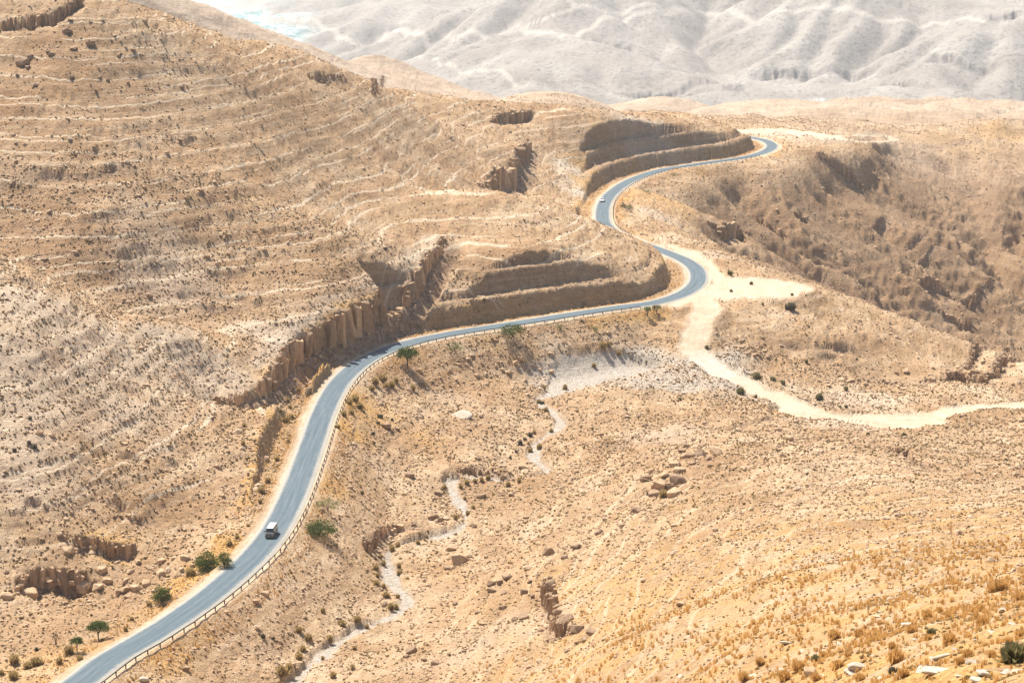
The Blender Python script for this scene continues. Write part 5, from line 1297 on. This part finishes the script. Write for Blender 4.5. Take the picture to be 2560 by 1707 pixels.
tree(798, 1338, 44, 82, 'dense round green bush below the guardrail beside the van', M_GREEN, 2.2, False, .1, 'bush', 'bush', 7)
tree(516, 1424, 50, 58, 'left and larger of two dark green bushes touching at the road edge', M_GREEN, 1.5, False, .1, 'bush', 'bush', 8)
tree(561, 1416, 40, 44, 'right one of two dark green bushes overhanging the asphalt edge', M_GREEN, 1.1, False, .1, 'bush', 'bush', 9)
tree(403, 1500, 42, 52, 'dark green bush among fallen boulders left of the road', M_GREEN, 1.4, False, .1, 'bush', 'bush', 10)
tree(246, 1598, 46, 52, 'small green tree with bare trunk left of the road near the bottom corner', M_GREEN, 1.4, True, .45, seed=11)
tree(193, 1628, 36, 32, 'smallest green tree on a thin leaning trunk by the bottom left verge', M_GREEN, .9, True, .5, seed=12)
tree(140, 1612, 32, 16, 'leafless grey sapling left of the two small green trees', M_GREY, .15, True, .3, 'dead_sapling', 'sapling', 13)
tree(1684, 440, 10, 34, 'low green bush at the inner edge of the upper road', M_GREEN, 1.0, False, .1, 'bush', 'bush', 14)
tree(1573, 524, 14, 20, 'green bush on the flat inside the upper bend', M_GREEN, .8, False, .1, 'bush', 'bush', 15)
tree(1557, 520, 16, 14, 'brown bush beside the green one inside the upper bend', M_OLIVE, .7, False, .1, 'bush', 'bush', 16)
tree(1617, 482, 10, 22, 'pale olive bush on the flat above the canyon edge', M_SPARSE, .6, False, .1, 'bush', 'bush', 17)
tree(1486, 828, 16, 26, 'faint pale green bush on the bank under the end of the guardrail', M_SPARSE, .4, False, .1, 'bush', 'bush', 18)
tree(1400, 822, 16, 22, 'pale green bush below the guardrail on the straight', M_SPARSE, .5, False, .1, 'bush', 'bush', 19)

finish_labels(); split_same()
# ------------------------------------------------------------------ scrub, stones and grass nobody could count
def scatter(name, label, cat, pts, size, mat, sub=2, flat=.6, noise=.35, seed=1):
    me = bpy.data.meshes.new(name); me.vertices.add(len(pts)); me.vertices.foreach_set('co', np.asarray(pts, np.float32).ravel())
    rg = np.random.default_rng(seed)
    sc3 = np.stack([size * rg.uniform(.8, 1.3, len(size)), size * rg.uniform(.7, 1.2, len(size)), size * flat * rg.uniform(.6, 1.3, len(size))], 1)
    rot = np.stack([rg.normal(0, .2, len(size)), rg.normal(0, .2, len(size)), rg.uniform(0, 6.28, len(size))], 1)
    a = me.attributes.new('sc', 'FLOAT_VECTOR', 'POINT'); a.data.foreach_set('vector', sc3.astype(np.float32).ravel())
    a = me.attributes.new('rt', 'FLOAT_VECTOR', 'POINT'); a.data.foreach_set('vector', rot.astype(np.float32).ravel())
    me.update(); me.materials.append(mat)
    o = bpy.data.objects.new(name, me); COL.objects.link(o)
    g = bpy.data.node_groups.new(name, 'GeometryNodeTree')
    g.interface.new_socket('Geometry', in_out='INPUT', socket_type='NodeSocketGeometry'); g.interface.new_socket('Geometry', in_out='OUTPUT', socket_type='NodeSocketGeometry')
    N = g.nodes; gi = N.new('NodeGroupInput'); go = N.new('NodeGroupOutput')
    ip = N.new('GeometryNodeInstanceOnPoints'); ic = N.new('GeometryNodeMeshIcoSphere'); ic.inputs['Radius'].default_value = .5; ic.inputs['Subdivisions'].default_value = sub
    sp = N.new('GeometryNodeSetPosition'); nz = N.new('ShaderNodeTexNoise'); nz.inputs['Scale'].default_value = 2.6 + seed * .37; nz.inputs['Detail'].default_value = 2
    sb = N.new('ShaderNodeVectorMath'); sb.operation = 'SUBTRACT'; sb.inputs[1].default_value = (.5, .5, .5)
    ms = N.new('ShaderNodeVectorMath'); ms.operation = 'SCALE'; ms.inputs['Scale'].default_value = noise * 2
    g.links.new(nz.outputs['Color'], sb.inputs[0]); g.links.new(sb.outputs[0], ms.inputs[0]); g.links.new(ms.outputs[0], sp.inputs['Offset'])
    sm = N.new('GeometryNodeSetMaterial'); sm.inputs['Material'].default_value = mat
    g.links.new(ic.outputs['Mesh'], sp.inputs['Geometry']); g.links.new(sp.outputs[0], sm.inputs[0]); g.links.new(sm.outputs[0], ip.inputs['Instance'])
    for nm, sk in (('sc', 'Scale'), ('rt', 'Rotation')):
        na = N.new('GeometryNodeInputNamedAttribute'); na.data_type = 'FLOAT_VECTOR'; na.inputs['Name'].default_value = nm
        g.links.new(na.outputs[0], ip.inputs[sk])
    g.links.new(gi.outputs[0], ip.inputs['Points']); g.links.new(ip.outputs[0], go.inputs[0])
    md = o.modifiers.new('scatter', 'NODES'); md.node_group = g
    set_prop(o, label, cat, None, 'stuff')
    return o
def rnd_ground(n, r0, r1, seed, power=2.0, th0=-.27, th1=.27):
    rg = np.random.default_rng(seed)
    th = rg.uniform(th0, th1, n)
    R_ = (rg.uniform(0, 1, n) * (r1 ** power - r0 ** power) + r0 ** power) ** (1 / power)
    x = np.sin(th) * R_; y = np.cos(th) * R_
    return x, y, R_, rg
def keep_off(x, y):
    return (np.maximum.reduce([Msk('dirt', x, y), Msk('shoulder', x, y), Msk('gravel', x, y)]) < .2) & (np.abs(Msk('roadd', x, y)) > 1.0)
RINGS = [(75, 300, 12000), (300, 620, 70000), (620, 1300, 90000)]
M_SCRUB = leaf_mat('brown_scrub', (.19, .125, .065), (.33, .23, .125))
M_SCRUB2 = leaf_mat('tan_scrub', (.24, .155, .06), (.42, .29, .13))
M_STONE = rock_mat('tan_stone', (.42, .28, .17), (.64, .475, .32))
for j, (mat, nm, lab, frac, s0, s1, sd) in enumerate([
        (M_SCRUB, 'desert_scrub', 'low brown scrub dotted over all the slopes', 0.65, .15, .5, 5),
        (M_SCRUB2, 'dry_scrub', 'pale tan dry scrub scattered over the slopes', .7, .18, .5, 6),
        (M_STONE, 'loose_stones', 'loose angular stones littering the hillsides', 1.3, .15, .75, 8)]):
    PTS = []; SZ = []
    for a, b_, nn in RINGS:
        if nm == 'dry_scrub': nn = nn * (3 if a < 100 else 1.4)
        x, y, R_, rg = rnd_ground(int(nn * frac), a, b_, sd * 10 + int(a))
        z_ = Hs(x, y)
        dens = .55 + .9 * fbm(x, y, 18, 3, sd) + .5 * fbm(x, y, 5, 2, sd + 1)
        u_ = (z_ + fbm(x, y, 30, 2, 5)) / 2.3; fr_ = u_ - np.floor(u_)
        dens = dens + .35 * (np.abs(fr_ - .5) * 4 - 1) * (x < 80) * (R_ > 330)
        if nm != 'loose_stones': dens = dens - 1.5 * Msk('rock', x, y)
        else: dens = dens + .7 * Msk('rock', x, y) - .1
        if nm == 'desert_scrub': dens = dens - .3 * (x < 0) * (R_ > 500) - .9 * sst((480 - R_) / 60) * sst((x / R_ + .04) / .04) - .35 * (Msk('cf', x, y) > .5)
        k = keep_off(x, y) & (rg.uniform(0, 1, len(x)) < dens)
        x, y, z_, R_ = x[k], y[k], z_[k], R_[k]
        s_ = s0 + (s1 - s0) * rg.uniform(0, 1, len(x)) ** 2.2
        if nm == 'loose_stones': s_ = s_ * np.where(rg.uniform(0, 1, len(x)) < .03, 2.2, 1) * np.clip(R_ / 350, .35, 1.2)
        else: s_ = s_ * np.clip(R_ / 330, .8, 1.35)
        PTS.append(np.stack([x, y, z_ + s_ * .1], 1)); SZ.append(s_)
    scatter(nm, lab, 'scrub' if 'scrub' in nm else 'stones', np.concatenate(PTS), np.concatenate(SZ), mat, 2 if j < 2 else 1, .65, .32, j + 1)
# gravel-bed cobbles
x, y, R_, rg = rnd_ground(60000, 330, 620, 77, 2, -.12, .14)
k = Msk('gravel', x, y) > .5; x, y = x[k], y[k]; z_ = Hs(x, y); s_ = rg.uniform(.1, .5, len(x)) ** 1.2
scatter('wash_cobbles', 'pale cobbles covering the dry wash bed', 'cobbles', np.stack([x, y, z_], 1), s_, rock_mat('pale_cobble', (.55, .52, .48), (.75, .73, .70)), 1, .5, .3, 4)
# dry grass: blades, near hillside and the verges
def grass(name, label, x, y, sz, mat, nb, wd, seed):
    V0_, F0_ = [], []
    base_t = [tuft_geo(500 + i, nb, .5, .9, wd, 1.1) for i in range(4)]
    rg = np.random.default_rng(seed); z_ = Hs(x, y)
    off = 0
    for i in range(len(x)):
        Vt, Ft = base_t[i % 4]; a = rg.uniform(0, 6.28); c_, s__ = math.cos(a), math.sin(a)
        Vr = np.stack([(Vt[:, 0] * c_ - Vt[:, 1] * s__) * sz[i] + x[i], (Vt[:, 0] * s__ + Vt[:, 1] * c_) * sz[i] + y[i], Vt[:, 2] * sz[i] * .9 + z_[i]], 1)
        V0_.append(Vr); F0_.append(Ft + off); off += len(Vt)
    me = tri_mesh(name, np.concatenate(V0_), np.concatenate(F0_), mat)
    o = bpy.data.objects.new(name, me); COL.objects.link(o); set_prop(o, label, 'grass', None, 'stuff'); return o
x, y, R_, rg = rnd_ground(16000, 78, 330, 91, 1.1, -.02, .27)
dn = .35 + 1.3 * fbm(x, y, 8, 3, 3) + .8 * fbm(x, y, 2.5, 2, 5) + .25 * (R_ < 200) - .5 * sst((R_ - 230) / 100)
k = (rg.uniform(0, 1, len(x)) < dn) & keep_off(x, y)
x, y, R_ = x[k][:6000], y[k][:6000], R_[k][:6000]
grass('dry_grass', 'orange dry grass over the near hillside at bottom right', x, y, rg.uniform(.3, .75, len(x)) * np.clip(R_ / 180, .7, 1.4), M_ORG, 16, .03, 3)
x, y, R_, rg = rnd_ground(260000, 300, 1100, 92, 2, -.24, .2)
rd_ = Msk('roadd', x, y)
k = (rd_ < -.6) & (rd_ > -6 + 3 * fbm(x, y, 10, 2, 3)) | (rd_ > .6) & (rd_ < 3.5 + 4 * fbm(x, y, 12, 2, 4))
k &= (Msk('dirt', x, y) < .2) & (fbm(x, y, 14, 2, 7) > -.25)
x, y = x[k], y[k]
grass('verge_grass', 'orange dry grass strip along both edges of the road', x, y, rg.uniform(.3, .7, len(x)), M_ORG, 9, .05, 4)

# ------------------------------------------------------------------ the air
hb = MBx().box(-9000, 9000, -60, 13800, float(Z.min()) - 6, max(float(ZM.max()), CAM_H) + 12)
hz = mesh('haze', hb.v, hb.f, bpy.data.materials.new('haze'))
hm = hz.data.materials[0]; hm.use_nodes = True; ht = hm.node_tree
ht.nodes.remove(ht.nodes['Principled BSDF'])
pv = ht.nodes.new('ShaderNodeVolumePrincipled'); pv.inputs['Color'].default_value = (.90, .95, 1.0, 1); pv.inputs['Density'].default_value = HAZE
pv.inputs['Anisotropy'].default_value = .25
ht.links.new(pv.outputs[0], ht.nodes['Material Output'].inputs['Volume'])
set_prop(hz, 'pale haze filling the valley', 'haze', None, 'stuff')
